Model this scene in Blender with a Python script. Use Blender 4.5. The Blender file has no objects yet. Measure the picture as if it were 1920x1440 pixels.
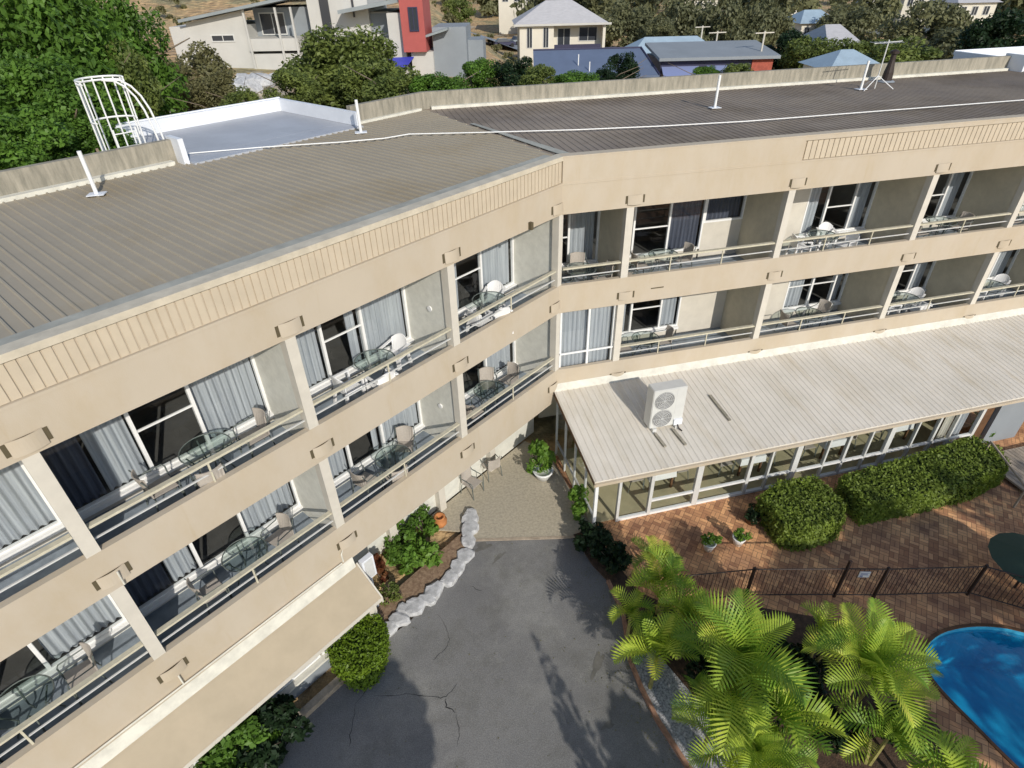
import bpy, bmesh, math, random
import numpy as np
from mathutils import Vector, Matrix
R = math.radians
random.seed(7)
SC = bpy.context.scene
COL = SC.collection
# ------------------------------------------------------------------ camera
CP = np.array([-4.8235, -14.2313, 12.7890])
F, YAW, PITCH, ROLL, ANG = 1108.19, R(13.468), R(-34.957), R(-1.322), R(35.483)
_f = np.array([math.sin(YAW)*math.cos(PITCH), math.cos(YAW)*math.cos(PITCH), math.sin(PITCH)])
_r0 = np.array([math.cos(YAW), -math.sin(YAW), 0.0]); _u0 = np.cross(_r0, _f)
_r = _r0*math.cos(ROLL)+_u0*math.sin(ROLL); _u = -_r0*math.sin(ROLL)+_u0*math.cos(ROLL)
cd = bpy.data.cameras.new('camera'); cam = bpy.data.objects.new('camera', cd); COL.objects.link(cam)
cd.sensor_width = 36; cd.lens = F/1920*36; cd.clip_start = 0.1; cd.clip_end = 5000
M = Matrix(((_r[0], _u[0], -_f[0], CP[0]), (_r[1], _u[1], -_f[1], CP[1]), (_r[2], _u[2], -_f[2], CP[2]), (0, 0, 0, 1)))
cam.matrix_world = M; SC.camera = cam
# ------------------------------------------------------------------ light
SUNH = np.array([0.177, -0.984]); SUN_EL = R(30)
w = bpy.data.worlds.new('World'); SC.world = w; w.use_nodes = True
nt = w.node_tree; sky = nt.nodes.new('ShaderNodeTexSky'); sky.sky_type = 'NISHITA'; sky.sun_disc = False
sky.sun_elevation = SUN_EL; sky.sun_rotation = math.atan2(SUNH[0], SUNH[1]); sky.altitude = 50; sky.air_density = 1.0; sky.dust_density = 0.6
bg = nt.nodes['Background']; nt.links.new(sky.outputs[0], bg.inputs[0]); bg.inputs[1].default_value = 0.14
sd = bpy.data.lights.new('sun', 'SUN'); sd.energy = 3.75; sd.angle = R(0.55); sd.color = (1.0, 0.94, 0.84)
so = bpy.data.objects.new('sun', sd); COL.objects.link(so)
sv = Vector((SUNH[0]*math.cos(SUN_EL), SUNH[1]*math.cos(SUN_EL), math.sin(SUN_EL)))
so.rotation_euler = sv.to_track_quat('Z', 'Y').to_euler(); so.location = (0, -30, 30)
SC.view_settings.view_transform = 'Standard'; SC.view_settings.look = 'None'; SC.view_settings.gamma = 1; SC.view_settings.exposure = -0.08
SC.cycles.max_bounces = 8; SC.cycles.transparent_max_bounces = 16; SC.cycles.sample_clamp_indirect = 4
# ------------------------------------------------------------------ pixel -> place on a real plane
def ray(u, v):
    return _f+_r*((u-960)/F)-_u*((v-720)/F)
def px(u, v, z=-0.5):
    r = ray(u, v); t = (z-CP[2])/r[2]; return CP+r*t
def pd(u, v, D):
    r = ray(u, v); return CP+r*(D/math.hypot(r[0], r[1]))
ca, sa = math.cos(ANG), math.sin(ANG)
def FL(s, d, z): return (-ca*s-sa*d, -sa*s+ca*d, z)          # left wing: s along facade from the bend, d behind facade
def FR(s, d, z): return (s, d, z)
def toL(P): return (-ca*P[0]-sa*P[1], -sa*P[0]+ca*P[1])
G0 = -0.5
# ------------------------------------------------------------------ materials
def mat(name, col, rough=0.7, noise=0.0, scale=4.0, col2=None, metal=0.0, bump=0.0, bscale=None, spec=0.4, detail=6, streak=None):
    m = bpy.data.materials.new(name); m.use_nodes = True; n = m.node_tree.nodes; l = m.node_tree.links
    b = n['Principled BSDF']; b.inputs['Base Color'].default_value = (*col, 1); b.inputs['Roughness'].default_value = rough
    b.inputs['Metallic'].default_value = metal; b.inputs['Specular IOR Level'].default_value = spec
    if noise or col2 or bump:
        tc = n.new('ShaderNodeTexCoord'); mp = n.new('ShaderNodeMapping'); l.new(tc.outputs['Object'], mp.inputs[0])
        if streak: mp.inputs['Scale'].default_value = streak
        t = n.new('ShaderNodeTexNoise'); t.inputs['Scale'].default_value = scale; t.inputs['Detail'].default_value = detail; t.inputs['Roughness'].default_value = 0.65
        l.new(mp.outputs[0], t.inputs['Vector'])
        c2 = col2 if col2 else tuple(c*(1-noise) for c in col)
        c1 = col if col2 else tuple(min(1, c*(1+noise)) for c in col)
        cr = n.new('ShaderNodeValToRGB'); cr.color_ramp.elements[0].position = 0.36; cr.color_ramp.elements[1].position = 0.64
        cr.color_ramp.elements[0].color = (*c2, 1); cr.color_ramp.elements[1].color = (*c1, 1)
        l.new(t.outputs['Fac'], cr.inputs[0]); l.new(cr.outputs[0], b.inputs['Base Color'])
        if bump:
            t2 = n.new('ShaderNodeTexNoise'); t2.inputs['Scale'].default_value = bscale or scale*6; t2.inputs['Detail'].default_value = 8
            l.new(tc.outputs['Object'], t2.inputs['Vector'])
            bp = n.new('ShaderNodeBump'); bp.inputs['Strength'].default_value = bump; bp.inputs['Distance'].default_value = 0.02
            l.new(t2.outputs['Fac'], bp.inputs['Height']); l.new(bp.outputs[0], b.inputs['Normal'])
    return m
def leafmat(name, c1, c2, trans=0.35, scale=1.2, rough=0.5, c3=None):
    m = bpy.data.materials.new(name); m.use_nodes = True; n = m.node_tree.nodes; l = m.node_tree.links
    b = n['Principled BSDF']; out = n['Material Output']
    tc = n.new('ShaderNodeTexCoord'); t = n.new('ShaderNodeTexNoise'); t.inputs['Scale'].default_value = scale; t.inputs['Detail'].default_value = 8; t.inputs['Roughness'].default_value = 0.8
    l.new(tc.outputs['Object'], t.inputs['Vector'])
    cr = n.new('ShaderNodeValToRGB'); e = cr.color_ramp.elements; e[0].position = 0.38; e[1].position = 0.62; e[0].color = (*c1, 1); e[1].color = (*c2, 1)
    if c3: k = e.new(0.72); k.color = (*c3, 1)
    l.new(t.outputs['Fac'], cr.inputs[0]); l.new(cr.outputs[0], b.inputs['Base Color']); b.inputs['Roughness'].default_value = rough; b.inputs['Specular IOR Level'].default_value = 0.3
    tr = n.new('ShaderNodeBsdfTranslucent'); l.new(cr.outputs[0], tr.inputs['Color'])
    mx = n.new('ShaderNodeMixShader'); mx.inputs[0].default_value = trans
    l.new(b.outputs[0], mx.inputs[1]); l.new(tr.outputs[0], mx.inputs[2]); l.new(mx.outputs[0], out.inputs['Surface'])
    return m
def glassmat(name, tint=(0.93, 0.96, 0.96), refl=0.06):
    m = bpy.data.materials.new(name); m.use_nodes = True; n = m.node_tree.nodes; l = m.node_tree.links
    n.remove(n['Principled BSDF']); out = n['Material Output']
    tr = n.new('ShaderNodeBsdfTransparent'); tr.inputs[0].default_value = (*tint, 1)
    gl = n.new('ShaderNodeBsdfGlossy'); gl.inputs['Roughness'].default_value = 0.02
    lw = n.new('ShaderNodeLayerWeight'); lw.inputs['Blend'].default_value = 0.5
    pw = n.new('ShaderNodeMath'); pw.operation = 'POWER'; pw.inputs[1].default_value = 4.5; l.new(lw.outputs['Facing'], pw.inputs[0])
    fr = n.new('ShaderNodeMath'); fr.operation = 'MULTIPLY_ADD'; fr.inputs[1].default_value = 0.9; fr.inputs[2].default_value = refl; l.new(pw.outputs[0], fr.inputs[0])
    mx = n.new('ShaderNodeMixShader'); l.new(fr.outputs[0], mx.inputs[0]); l.new(tr.outputs[0], mx.inputs[1]); l.new(gl.outputs[0], mx.inputs[2]); l.new(mx.outputs[0], out.inputs['Surface'])
    return m
M_ = {}
M_['beige'] = mat('beige_render', (0.515, 0.445, 0.352), 0.85, col2=(0.49, 0.423, 0.332), scale=0.8, bump=0.08, bscale=60, streak=(1, 1, 0.6))
def weather(m, amt=0.82, pos=(0.45, 0.62), streak=(2.2, 2.2, 0.16), scale=2.0, tint=(0.90, 0.86, 0.78)):
    n = m.node_tree.nodes; l = m.node_tree.links; b = n['Principled BSDF']; inp = b.inputs['Base Color']
    tc = n.new('ShaderNodeTexCoord'); mp = n.new('ShaderNodeMapping'); mp.inputs['Scale'].default_value = streak; l.new(tc.outputs['Object'], mp.inputs[0])
    t = n.new('ShaderNodeTexNoise'); t.inputs['Scale'].default_value = scale; t.inputs['Detail'].default_value = 9; t.inputs['Roughness'].default_value = 0.7; l.new(mp.outputs[0], t.inputs['Vector'])
    cr = n.new('ShaderNodeValToRGB'); cr.color_ramp.elements[0].position = pos[0]; cr.color_ramp.elements[1].position = pos[1]
    cr.color_ramp.elements[0].color = (1, 1, 1, 1); cr.color_ramp.elements[1].color = (amt*tint[0]/.9, amt*tint[1]/.9, amt*tint[2]/.9, 1); l.new(t.outputs['Fac'], cr.inputs[0])
    mm = n.new('ShaderNodeMix'); mm.data_type = 'RGBA'; mm.blend_type = 'MULTIPLY'; mm.inputs[0].default_value = 1
    if inp.links: l.new(inp.links[0].from_socket, mm.inputs[6])
    else: mm.inputs[6].default_value = inp.default_value
    l.new(cr.outputs[0], mm.inputs[7]); l.new(mm.outputs[2], inp)
weather(M_['beige'], 0.93, (0.42, 0.7), (1, 1, .5), 0.9); weather(M_['beige'], 0.93, (0.6, 0.75), (1, 1, .1), 3)
M_['porch'] = mat('porch_render', (0.45, 0.375, 0.27), 0.85, col2=(0.40, 0.335, 0.24), scale=1.2, bump=0.08, bscale=60)
M_['beigerib'] = mat('beige_ribbed_metal', (0.53, 0.45, 0.34), 0.7, noise=0.05, scale=2)
M_['flash'] = mat('flashing', (0.55, 0.49, 0.385), 0.6, noise=0.12, scale=3)
M_['cream'] = mat('cream_paint', (0.60, 0.56, 0.485), 0.75, noise=0.05, scale=3)
M_['greywall'] = mat('grey_render', (0.65, 0.645, 0.585), 0.9, noise=0.07, scale=5, bump=0.15, bscale=90)
M_['olive'] = mat('olive_wall', (0.60, 0.54, 0.41), 0.9, noise=0.06, scale=4)
M_['floor'] = mat('balcony_paint', (0.235, 0.275, 0.32), 0.45, noise=0.18, scale=3)
M_['white'] = mat('white_paint', (0.80, 0.80, 0.79), 0.45, noise=0.04, scale=5)
M_['rail'] = mat('rail_paint', (0.56, 0.52, 0.40), 0.5, noise=0.1, scale=8)
M_['roofL'] = mat('roof_sheet', (0.385, 0.335, 0.255), 0.7, col2=(0.34, 0.298, 0.23), scale=0.7, streak=(1, 1, 1), bump=0.05)
M_['roofR'] = mat('roof_sheet_dark', (0.30, 0.245, 0.19), 0.75, col2=(0.235, 0.193, 0.158), scale=0.5, bump=0.05)
weather(M_['roofL'], 0.8, (0.5, 0.7), (1, 1, 1), 0.35); weather(M_['roofR'], 0.72, (0.45, 0.65), (1, 1, 1), 0.3)
M_['lichen'] = mat('roof_grime', (0.36, 0.355, 0.31), 0.8, noise=0.15, scale=2)
M_['conc'] = mat('old_concrete', (0.37, 0.335, 0.27), 0.9, col2=(0.22, 0.205, 0.165), scale=2.4, streak=(3, 3, 0.5), bump=0.3, bscale=20)
M_['gutter'] = mat('pale_gutter', (0.66, 0.64, 0.56), 0.6, noise=0.12, scale=3)
M_['silver'] = mat('silver_roof', (0.40, 0.415, 0.45), 0.5, noise=0.08, scale=0.8)
M_['whitecap'] = mat('white_capping', (0.74, 0.76, 0.80), 0.4, noise=0.04, scale=2)
M_['annex'] = mat('annex_sheet', (0.70, 0.655, 0.585), 0.55, col2=(0.62, 0.58, 0.51), scale=0.8, bump=0.05)
weather(M_['annex'], 0.86, (0.5, 0.7), (1.5, .25, 1), 1.2)
M_['alu'] = mat('aluminium', (0.60, 0.60, 0.58), 0.4, noise=0.05, scale=8)
M_['dark'] = mat('deep_shade', (0.045, 0.043, 0.042), 0.9, noise=0.4, scale=1.5)
M_['roomshade'] = mat('shaded_room_wall', (0.10, 0.095, 0.09), 0.9, noise=0.2, scale=1.0)  # the rooms' lack of light is put into this dark wall and floor colour
M_['curtain'] = mat('blue_grey_curtain', (0.48, 0.495, 0.525), 0.9, col2=(0.31, 0.325, 0.36), scale=6, streak=(2.5, 2.5, 0.08))
M_['curtain2'] = mat('charcoal_curtain', (0.10, 0.11, 0.15), 0.9, col2=(0.055, 0.06, 0.085), scale=6, streak=(2.5, 2.5, 0.1))
M_['glass'] = glassmat('window_glass')
M_['tableglass'] = glassmat('table_glass', (0.66, 0.74, 0.71), 0.12)
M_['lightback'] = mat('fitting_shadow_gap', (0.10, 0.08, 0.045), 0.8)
M_['plastic'] = mat('white_plastic', (0.82, 0.82, 0.82), 0.35)
M_['sling'] = mat('taupe_sling', (0.42, 0.38, 0.335), 0.8, noise=0.06, scale=20)
M_['green'] = mat('grey_green_metal', (0.13, 0.15, 0.14), 0.5)
M_['umb'] = mat('green_canvas', (0.045, 0.075, 0.05), 0.8)
M_['brown'] = mat('brown_timber', (0.13, 0.065, 0.03), 0.7, noise=0.2, scale=5)
M_['timber'] = mat('weathered_timber', (0.36, 0.30, 0.235), 0.85, noise=0.18, scale=5)
M_['fence'] = mat('dark_fence_metal', (0.035, 0.022, 0.018), 0.5)
M_['stone'] = mat('white_rock', (0.60, 0.60, 0.60), 0.9, col2=(0.38, 0.38, 0.38), scale=5, bump=0.8, bscale=9)
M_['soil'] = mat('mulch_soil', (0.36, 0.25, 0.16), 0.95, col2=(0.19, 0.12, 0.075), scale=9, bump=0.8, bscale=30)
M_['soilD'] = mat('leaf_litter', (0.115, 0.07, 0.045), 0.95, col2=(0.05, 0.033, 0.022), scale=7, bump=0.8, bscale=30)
M_['pebble'] = mat('grey_pebbles', (0.52, 0.52, 0.54), 0.9, col2=(0.16, 0.16, 0.17), scale=22, bump=1.0, bscale=30)
M_['aggr'] = mat('exposed_aggregate', (0.50, 0.445, 0.335), 0.9, col2=(0.36, 0.32, 0.25), scale=14, bump=0.5, bscale=70)
M_['kerb'] = mat('kerb_concrete', (0.40, 0.33, 0.25), 0.9, noise=0.2, scale=6)
M_['red'] = mat('red_render', (0.40, 0.095, 0.085), 0.7, noise=0.06, scale=1)
M_['modern'] = mat('pale_render', (0.52, 0.51, 0.48), 0.8, noise=0.05, scale=0.6)
M_['modgrey'] = mat('grey_cladding_and_shade', (0.25, 0.275, 0.30), 0.7, noise=0.06, scale=0.5)
M_['modroof'] = mat('grey_metal_roof', (0.27, 0.30, 0.31), 0.5, noise=0.08, scale=0.6)
M_['wglass'] = mat('far_window_glass', (0.045, 0.05, 0.06), 0.12, spec=0.6)
M_['cream2'] = mat('cream_house_wall', (0.66, 0.62, 0.53), 0.8, noise=0.04, scale=0.5)
M_['tile'] = mat('pale_roof_tiles', (0.48, 0.47, 0.48), 0.7, noise=0.08, scale=1.5, streak=(1, 1, 6))
M_['blueroof'] = mat('blue_roof_sheet', (0.125, 0.16, 0.24), 0.5, noise=0.06, scale=0.8)
M_['paleblue'] = mat('pale_blue_roof', (0.36, 0.46, 0.54), 0.5, noise=0.08, scale=0.8)
M_['brick2'] = mat('red_brick', (0.36, 0.09, 0.06), 0.8, noise=0.15, scale=3)
M_['bluewall'] = mat('blue_wall', (0.20, 0.24, 0.42), 0.7)
M_['navy'] = mat('navy_trim', (0.035, 0.035, 0.075), 0.6)
M_['tarp'] = mat('blue_tarp', (0.05, 0.06, 0.42), 0.5, noise=0.1, scale=2)
M_['bark'] = mat('bark', (0.20, 0.155, 0.11), 0.9, noise=0.3, scale=5, bump=0.6)
M_['cane'] = mat('palm_stem', (0.30, 0.27, 0.09), 0.7, noise=0.25, scale=6)
M_['terra'] = mat('terracotta', (0.50, 0.20, 0.07), 0.8, noise=0.12, scale=6)
M_['tyre'] = mat('tyre_rubber', (0.02, 0.02, 0.02), 0.8)
M_['leafA'] = leafmat('leaf_bright', (0.06, 0.125, 0.018), (0.16, 0.30, 0.045), scale=0.9)
M_['leafB'] = leafmat('leaf_mid', (0.085, 0.12, 0.032), (0.23, 0.28, 0.07), scale=0.9)
M_['leafC'] = leafmat('leaf_olive', (0.12, 0.115, 0.05), (0.23, 0.22, 0.10), scale=0.8, c3=(0.31, 0.26, 0.17))
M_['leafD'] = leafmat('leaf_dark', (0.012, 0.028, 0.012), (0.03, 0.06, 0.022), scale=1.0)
M_['leafE'] = leafmat('leaf_lime', (0.09, 0.19, 0.025), (0.20, 0.34, 0.05), scale=2.0)
M_['euc'] = leafmat('eucalypt_leaf', (0.12, 0.13, 0.07), (0.25, 0.25, 0.12), scale=0.05, c3=(0.33, 0.31, 0.20))
M_['hedge'] = leafmat('hedge_leaf', (0.115, 0.16, 0.03), (0.27, 0.36, 0.055), trans=0.35, scale=1.6, c3=(0.33, 0.40, 0.07))
M_['lawn'] = leafmat('clipped_hedge_leaf', (0.10, 0.17, 0.012), (0.17, 0.26, 0.02), trans=0.25, scale=2.5, c3=(0.24, 0.26, 0.04))
M_['palm'] = leafmat('palm_leaflet', (0.16, 0.30, 0.035), (0.55, 0.66, 0.08), trans=0.35, scale=0.9, rough=0.45, c3=(0.85, 0.74, 0.14))
_n = M_['palm'].node_tree.nodes; _l = M_['palm'].node_tree.links
_ns = [x for x in _n if x.type == 'TEX_NOISE'][0]; _cr = [x for x in _n if x.type == 'VALTORGB'][0]; _oi = _n.new('ShaderNodeObjectInfo')
_mr = _n.new('ShaderNodeMapRange'); _mr.inputs[3].default_value = -.13; _mr.inputs[4].default_value = .13; _l.new(_oi.outputs['Random'], _mr.inputs[0])
_ad = _n.new('ShaderNodeMath'); _ad.operation = 'ADD'; _l.new(_ns.outputs['Fac'], _ad.inputs[0]); _l.new(_mr.outputs[0], _ad.inputs[1]); _l.new(_ad.outputs[0], _cr.inputs[0])
M_['variegated'] = leafmat('croton_leaf', (0.10, 0.02, 0.015), (0.22, 0.10, 0.04), scale=2)

def asphalt():
    m = mat('asphalt', (0.228, 0.225, 0.218), 0.9, col2=(0.182, 0.18, 0.178), scale=0.55, bump=0.5, bscale=60, spec=0.2)
    n = m.node_tree.nodes; l = m.node_tree.links; b = n['Principled BSDF']
    src = b.inputs['Base Color'].links[0].from_socket
    tc = n.new('ShaderNodeTexCoord'); ns = n.new('ShaderNodeTexNoise'); ns.inputs['Scale'].default_value = 1.7; ns.inputs['Detail'].default_value = 6
    l.new(tc.outputs['Object'], ns.inputs['Vector'])
    n2 = n.new('ShaderNodeTexNoise'); n2.inputs['Scale'].default_value = 45; l.new(tc.outputs['Object'], n2.inputs['Vector'])
    mr = n.new('ShaderNodeMapRange'); mr.inputs[1].default_value = 0.3; mr.inputs[2].default_value = 0.7; mr.inputs[3].default_value = 0.78; mr.inputs[4].default_value = 1.2
    l.new(n2.outputs['Fac'], mr.inputs[0])
    mm = n.new('ShaderNodeMix'); mm.data_type = 'RGBA'; mm.blend_type = 'MULTIPLY'; mm.inputs[0].default_value = 1
    l.new(src, mm.inputs[6]); l.new(mr.outputs[0], mm.inputs[7]); l.new(mm.outputs[2], b.inputs['Base Color'])
    return m
M_['asphalt'] = asphalt()
weather(M_['asphalt'], 0.74, (0.48, 0.66), (1, 1, 1), 1.1, (.9, .9, .88)); weather(M_['asphalt'], 1.22, (0.5, 0.62), (1, 1, 1), 0.45, (.9, .9, .88))
M_['crack'] = mat('crack_tar', (0.03, 0.03, 0.03), 0.9)
M_['stain'] = mat('oil_stain', (0.15, 0.145, 0.13), 0.9, noise=0.2, scale=3)
def brickmat():
    m = bpy.data.materials.new('clay_pavers'); m.use_nodes = True; n = m.node_tree.nodes; l = m.node_tree.links; b = n['Principled BSDF']
    tc = n.new('ShaderNodeTexCoord'); mp = n.new('ShaderNodeMapping'); mp.inputs['Rotation'].default_value = (0, 0, R(45)); l.new(tc.outputs['Object'], mp.inputs[0])
    bt = n.new('ShaderNodeTexBrick'); bt.inputs['Scale'].default_value = 1; bt.inputs['Brick Width'].default_value = 0.23; bt.inputs['Row Height'].default_value = 0.115
    bt.inputs['Mortar Size'].default_value = 0.006; bt.inputs['Color1'].default_value = (0.80, 0.46, 0.23, 1); bt.inputs['Color2'].default_value = (0.40, 0.20, 0.105, 1); bt.inputs['Mortar'].default_value = (0.20, 0.11, 0.065, 1)
    l.new(mp.outputs[0], bt.inputs['Vector'])
    mp2 = n.new('ShaderNodeMapping'); mp2.inputs['Rotation'].default_value = (0, 0, R(135)); l.new(tc.outputs['Object'], mp2.inputs[0])
    bt2 = n.new('ShaderNodeTexBrick'); bt2.offset = 0; bt.offset = 0
    for q in ('Scale', 'Brick Width', 'Row Height', 'Mortar Size', 'Color1', 'Color2', 'Mortar'): bt2.inputs[q].default_value = bt.inputs[q].default_value
    l.new(mp2.outputs[0], bt2.inputs['Vector'])
    ck_ = n.new('ShaderNodeTexChecker'); ck_.inputs['Scale'].default_value = 1/0.23; l.new(mp.outputs[0], ck_.inputs['Vector'])
    bmx = n.new('ShaderNodeMix'); bmx.data_type = 'RGBA'; l.new(ck_.outputs['Fac'], bmx.inputs[0]); l.new(bt.outputs[0], bmx.inputs[6]); l.new(bt2.outputs[0], bmx.inputs[7])
    ns = n.new('ShaderNodeTexNoise'); ns.inputs['Scale'].default_value = 1.3; ns.inputs['Detail'].default_value = 7; l.new(tc.outputs['Object'], ns.inputs['Vector'])
    cr = n.new('ShaderNodeValToRGB'); cr.color_ramp.elements[0].position = 0.35; cr.color_ramp.elements[1].position = 0.7
    cr.color_ramp.elements[0].color = (0.62, 0.58, 0.62, 1); cr.color_ramp.elements[1].color = (1.2, 1.15, 1.05, 1); l.new(ns.outputs['Fac'], cr.inputs[0])
    mm = n.new('ShaderNodeMix'); mm.data_type = 'RGBA'; mm.blend_type = 'MULTIPLY'; mm.inputs[0].default_value = 1
    l.new(bmx.outputs[2], mm.inputs[6]); l.new(cr.outputs[0], mm.inputs[7]); l.new(mm.outputs[2], b.inputs['Base Color']); b.inputs['Roughness'].default_value = 0.85
    bp = n.new('ShaderNodeBump'); bp.inputs['Strength'].default_value = 0.4; bp.inputs['Distance'].default_value = 0.01; l.new(bt.outputs['Fac'], bp.inputs['Height']); bp.invert = True; l.new(bp.outputs[0], b.inputs['Normal'])
    return m
M_['brick'] = brickmat()
def watermat():
    m = bpy.data.materials.new('pool_water'); m.use_nodes = True; n = m.node_tree.nodes; l = m.node_tree.links; n.remove(n['Principled BSDF']); out = n['Material Output']
    tr = n.new('ShaderNodeBsdfTransparent'); tr.inputs[0].default_value = (0.36, 0.76, 0.86, 1)
    gl = n.new('ShaderNodeBsdfGlossy'); gl.inputs['Roughness'].default_value = 0.04
    fr = n.new('ShaderNodeFresnel'); fr.inputs['IOR'].default_value = 1.33
    tc = n.new('ShaderNodeTexCoord'); ns = n.new('ShaderNodeTexNoise'); ns.inputs['Scale'].default_value = 2.5; ns.inputs['Detail'].default_value = 3; l.new(tc.outputs['Object'], ns.inputs['Vector'])
    bp = n.new('ShaderNodeBump'); bp.inputs['Strength'].default_value = 0.25; bp.inputs['Distance'].default_value = 0.05; l.new(ns.outputs['Fac'], bp.inputs['Height'])
    l.new(bp.outputs[0], gl.inputs['Normal']); l.new(bp.outputs[0], fr.inputs['Normal'])
    mx = n.new('ShaderNodeMixShader'); l.new(fr.outputs[0], mx.inputs[0]); l.new(tr.outputs[0], mx.inputs[1]); l.new(gl.outputs[0], mx.inputs[2]); l.new(mx.outputs[0], out.inputs['Surface'])
    return m
M_['water'] = watermat()
M_['poolshell'] = mat('pool_lining', (0.07, 0.56, 0.76), 0.6, col2=(0.03, 0.36, 0.58), scale=0.9)
def landmat():
    m = bpy.data.materials.new('dry_grass_land'); m.use_nodes = True; n = m.node_tree.nodes; l = m.node_tree.links; b = n['Principled BSDF']
    tc = n.new('ShaderNodeTexCoord'); a = n.new('ShaderNodeTexNoise'); a.inputs['Scale'].default_value = 0.09; a.inputs['Detail'].default_value = 9; a.inputs['Roughness'].default_value = 0.7
    l.new(tc.outputs['Object'], a.inputs['Vector'])
    cr = n.new('ShaderNodeValToRGB'); e = cr.color_ramp.elements; e[0].position = 0.33; e[0].color = (0.17, 0.15, 0.075, 1); e[1].position = 0.72; e[1].color = (0.60, 0.50, 0.36, 1)
    for p, c in ((0.43, (0.33, 0.28, 0.15)), (0.5, (0.55, 0.38, 0.19)), (0.58, (0.48, 0.31, 0.16)), (0.64, (0.45, 0.39, 0.29))):
        k = e.new(p); k.color = (*c, 1)
    l.new(a.outputs['Fac'], cr.inputs[0])
    t2 = n.new('ShaderNodeTexNoise'); t2.inputs['Scale'].default_value = 1.4; t2.inputs['Detail'].default_value = 8; l.new(tc.outputs['Object'], t2.inputs['Vector'])
    mr = n.new('ShaderNodeMapRange'); mr.inputs[1].default_value = 0.3; mr.inputs[2].default_value = 0.7; mr.inputs[3].default_value = 0.55; mr.inputs[4].default_value = 1.3; l.new(t2.outputs['Fac'], mr.inputs[0])
    mm = n.new('ShaderNodeMix'); mm.data_type = 'RGBA'; mm.blend_type = 'MULTIPLY'; mm.inputs[0].default_value = 1
    l.new(cr.outputs[0], mm.inputs[6]); l.new(mr.outputs[0], mm.inputs[7]); l.new(mm.outputs[2], b.inputs['Base Color']); b.inputs['Roughness'].default_value = 0.95
    bp = n.new('ShaderNodeBump'); bp.inputs['Strength'].default_value = 1; bp.inputs['Distance'].default_value = 0.6; l.new(t2.outputs['Fac'], bp.inputs['Height']); l.new(bp.outputs[0], b.inputs['Normal'])
    return m
M_['land'] = landmat()
# ------------------------------------------------------------------ mesh helpers
class MB:
    def __init__(s): s.v = []; s.f = []
    def add(s, vs, fs):
        o = len(s.v); s.v += [tuple(v) for v in vs]; s.f += [tuple(i+o for i in f) for f in fs]; return s
    def hexa(s, p):   # 8 points, bottom 0-3, top 4-7
        return s.add(p, [(0, 3, 2, 1), (4, 5, 6, 7), (0, 1, 5, 4), (1, 2, 6, 5), (2, 3, 7, 6), (3, 0, 4, 7)])
    def box(s, T, a0, a1, b0, b1, z0, z1, mit=False):
        if mit: q = [(-.32*b0, b0), (a1, b0), (a1, b1), (-.32*b1, b1)]
        else: q = [(a0, b0), (a1, b0), (a1, b1), (a0, b1)]
        return s.hexa([T(x, y, z0) for x, y in q]+[T(x, y, z1) for x, y in q])
    def prism(s, pts, z0, z1):
        n = len(pts); o = [(x, y, z0) for x, y in pts]+[(x, y, z1) for x, y in pts]
        return s.add(o, [tuple(range(n-1, -1, -1)), tuple(range(n, 2*n))]+[(i, (i+1) % n, n+(i+1) % n, n+i) for i in range(n)])
    def tube(s, pts, r, k=8, r2=None, closed=False):
        pts = [Vector(p) for p in pts]; n = len(pts); vs = []; fs = []
        for i, p in enumerate(pts):
            if closed: d = (pts[(i+1) % n]-pts[i-1])
            else: d = (pts[min(i+1, n-1)]-pts[max(i-1, 0)])
            d.normalize(); a = Vector((0, 0, 1)) if abs(d.z) < .9 else Vector((1, 0, 0))
            x = d.cross(a).normalized(); y = d.cross(x).normalized()
            rr = r if r2 is None else r+(r2-r)*i/max(1, n-1)
            for j in range(k):
                t = 2*math.pi*j/k; vs.append(p+x*rr*math.cos(t)+y*rr*math.sin(t))
        for i in range(n if closed else n-1):
            for j in range(k):
                a_ = i*k+j; b_ = i*k+(j+1) % k; c_ = ((i+1) % n)*k+(j+1) % k; d_ = ((i+1) % n)*k+j; fs.append((a_, b_, c_, d_))
        if not closed: fs.append(tuple(range(k-1, -1, -1))); fs.append(tuple(range((n-1)*k, n*k)))
        return s.add(vs, fs)
    def disc(s, c, r, z0, z1, k=24):
        return s.prism([(c[0]+r*math.cos(2*math.pi*i/k), c[1]+r*math.sin(2*math.pi*i/k)) for i in range(k)], z0, z1)
    def lathe(s, prof, k=20, c=(0, 0)):
        vs = []; fs = []
        for r, z in prof:
            for j in range(k): t = 2*math.pi*j/k; vs.append((c[0]+r*math.cos(t), c[1]+r*math.sin(t), z))
        for i in range(len(prof)-1):
            for j in range(k): fs.append((i*k+j, i*k+(j+1) % k, (i+1)*k+(j+1) % k, (i+1)*k+j))
        return s.add(vs, fs)
    def build(s, name, m, parent=None, smooth=False, bevel=0, norm=True):
        me = bpy.data.meshes.new(name); me.from_pydata(s.v, [], s.f)
        if norm:
            bm = bmesh.new(); bm.from_mesh(me); bmesh.ops.recalc_face_normals(bm, faces=bm.faces[:])
            if bevel: bmesh.ops.bevel(bm, geom=bm.edges[:], offset=bevel, segments=2, affect='EDGES', clamp_overlap=True)
            bm.to_mesh(me); bm.free()
        if smooth:
            for p in me.polygons: p.use_smooth = True
        me.materials.append(M_[m] if isinstance(m, str) else m)
        o = bpy.data.objects.new(name, me); COL.objects.link(o)
        if parent: o.parent = parent
        return o
def tag(o, label=None, cat=None, group=None, kind=None):
    if label: o['label'] = label
    if cat: o['category'] = cat
    if group: o['group'] = group
    if kind: o['kind'] = kind
    return o
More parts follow.
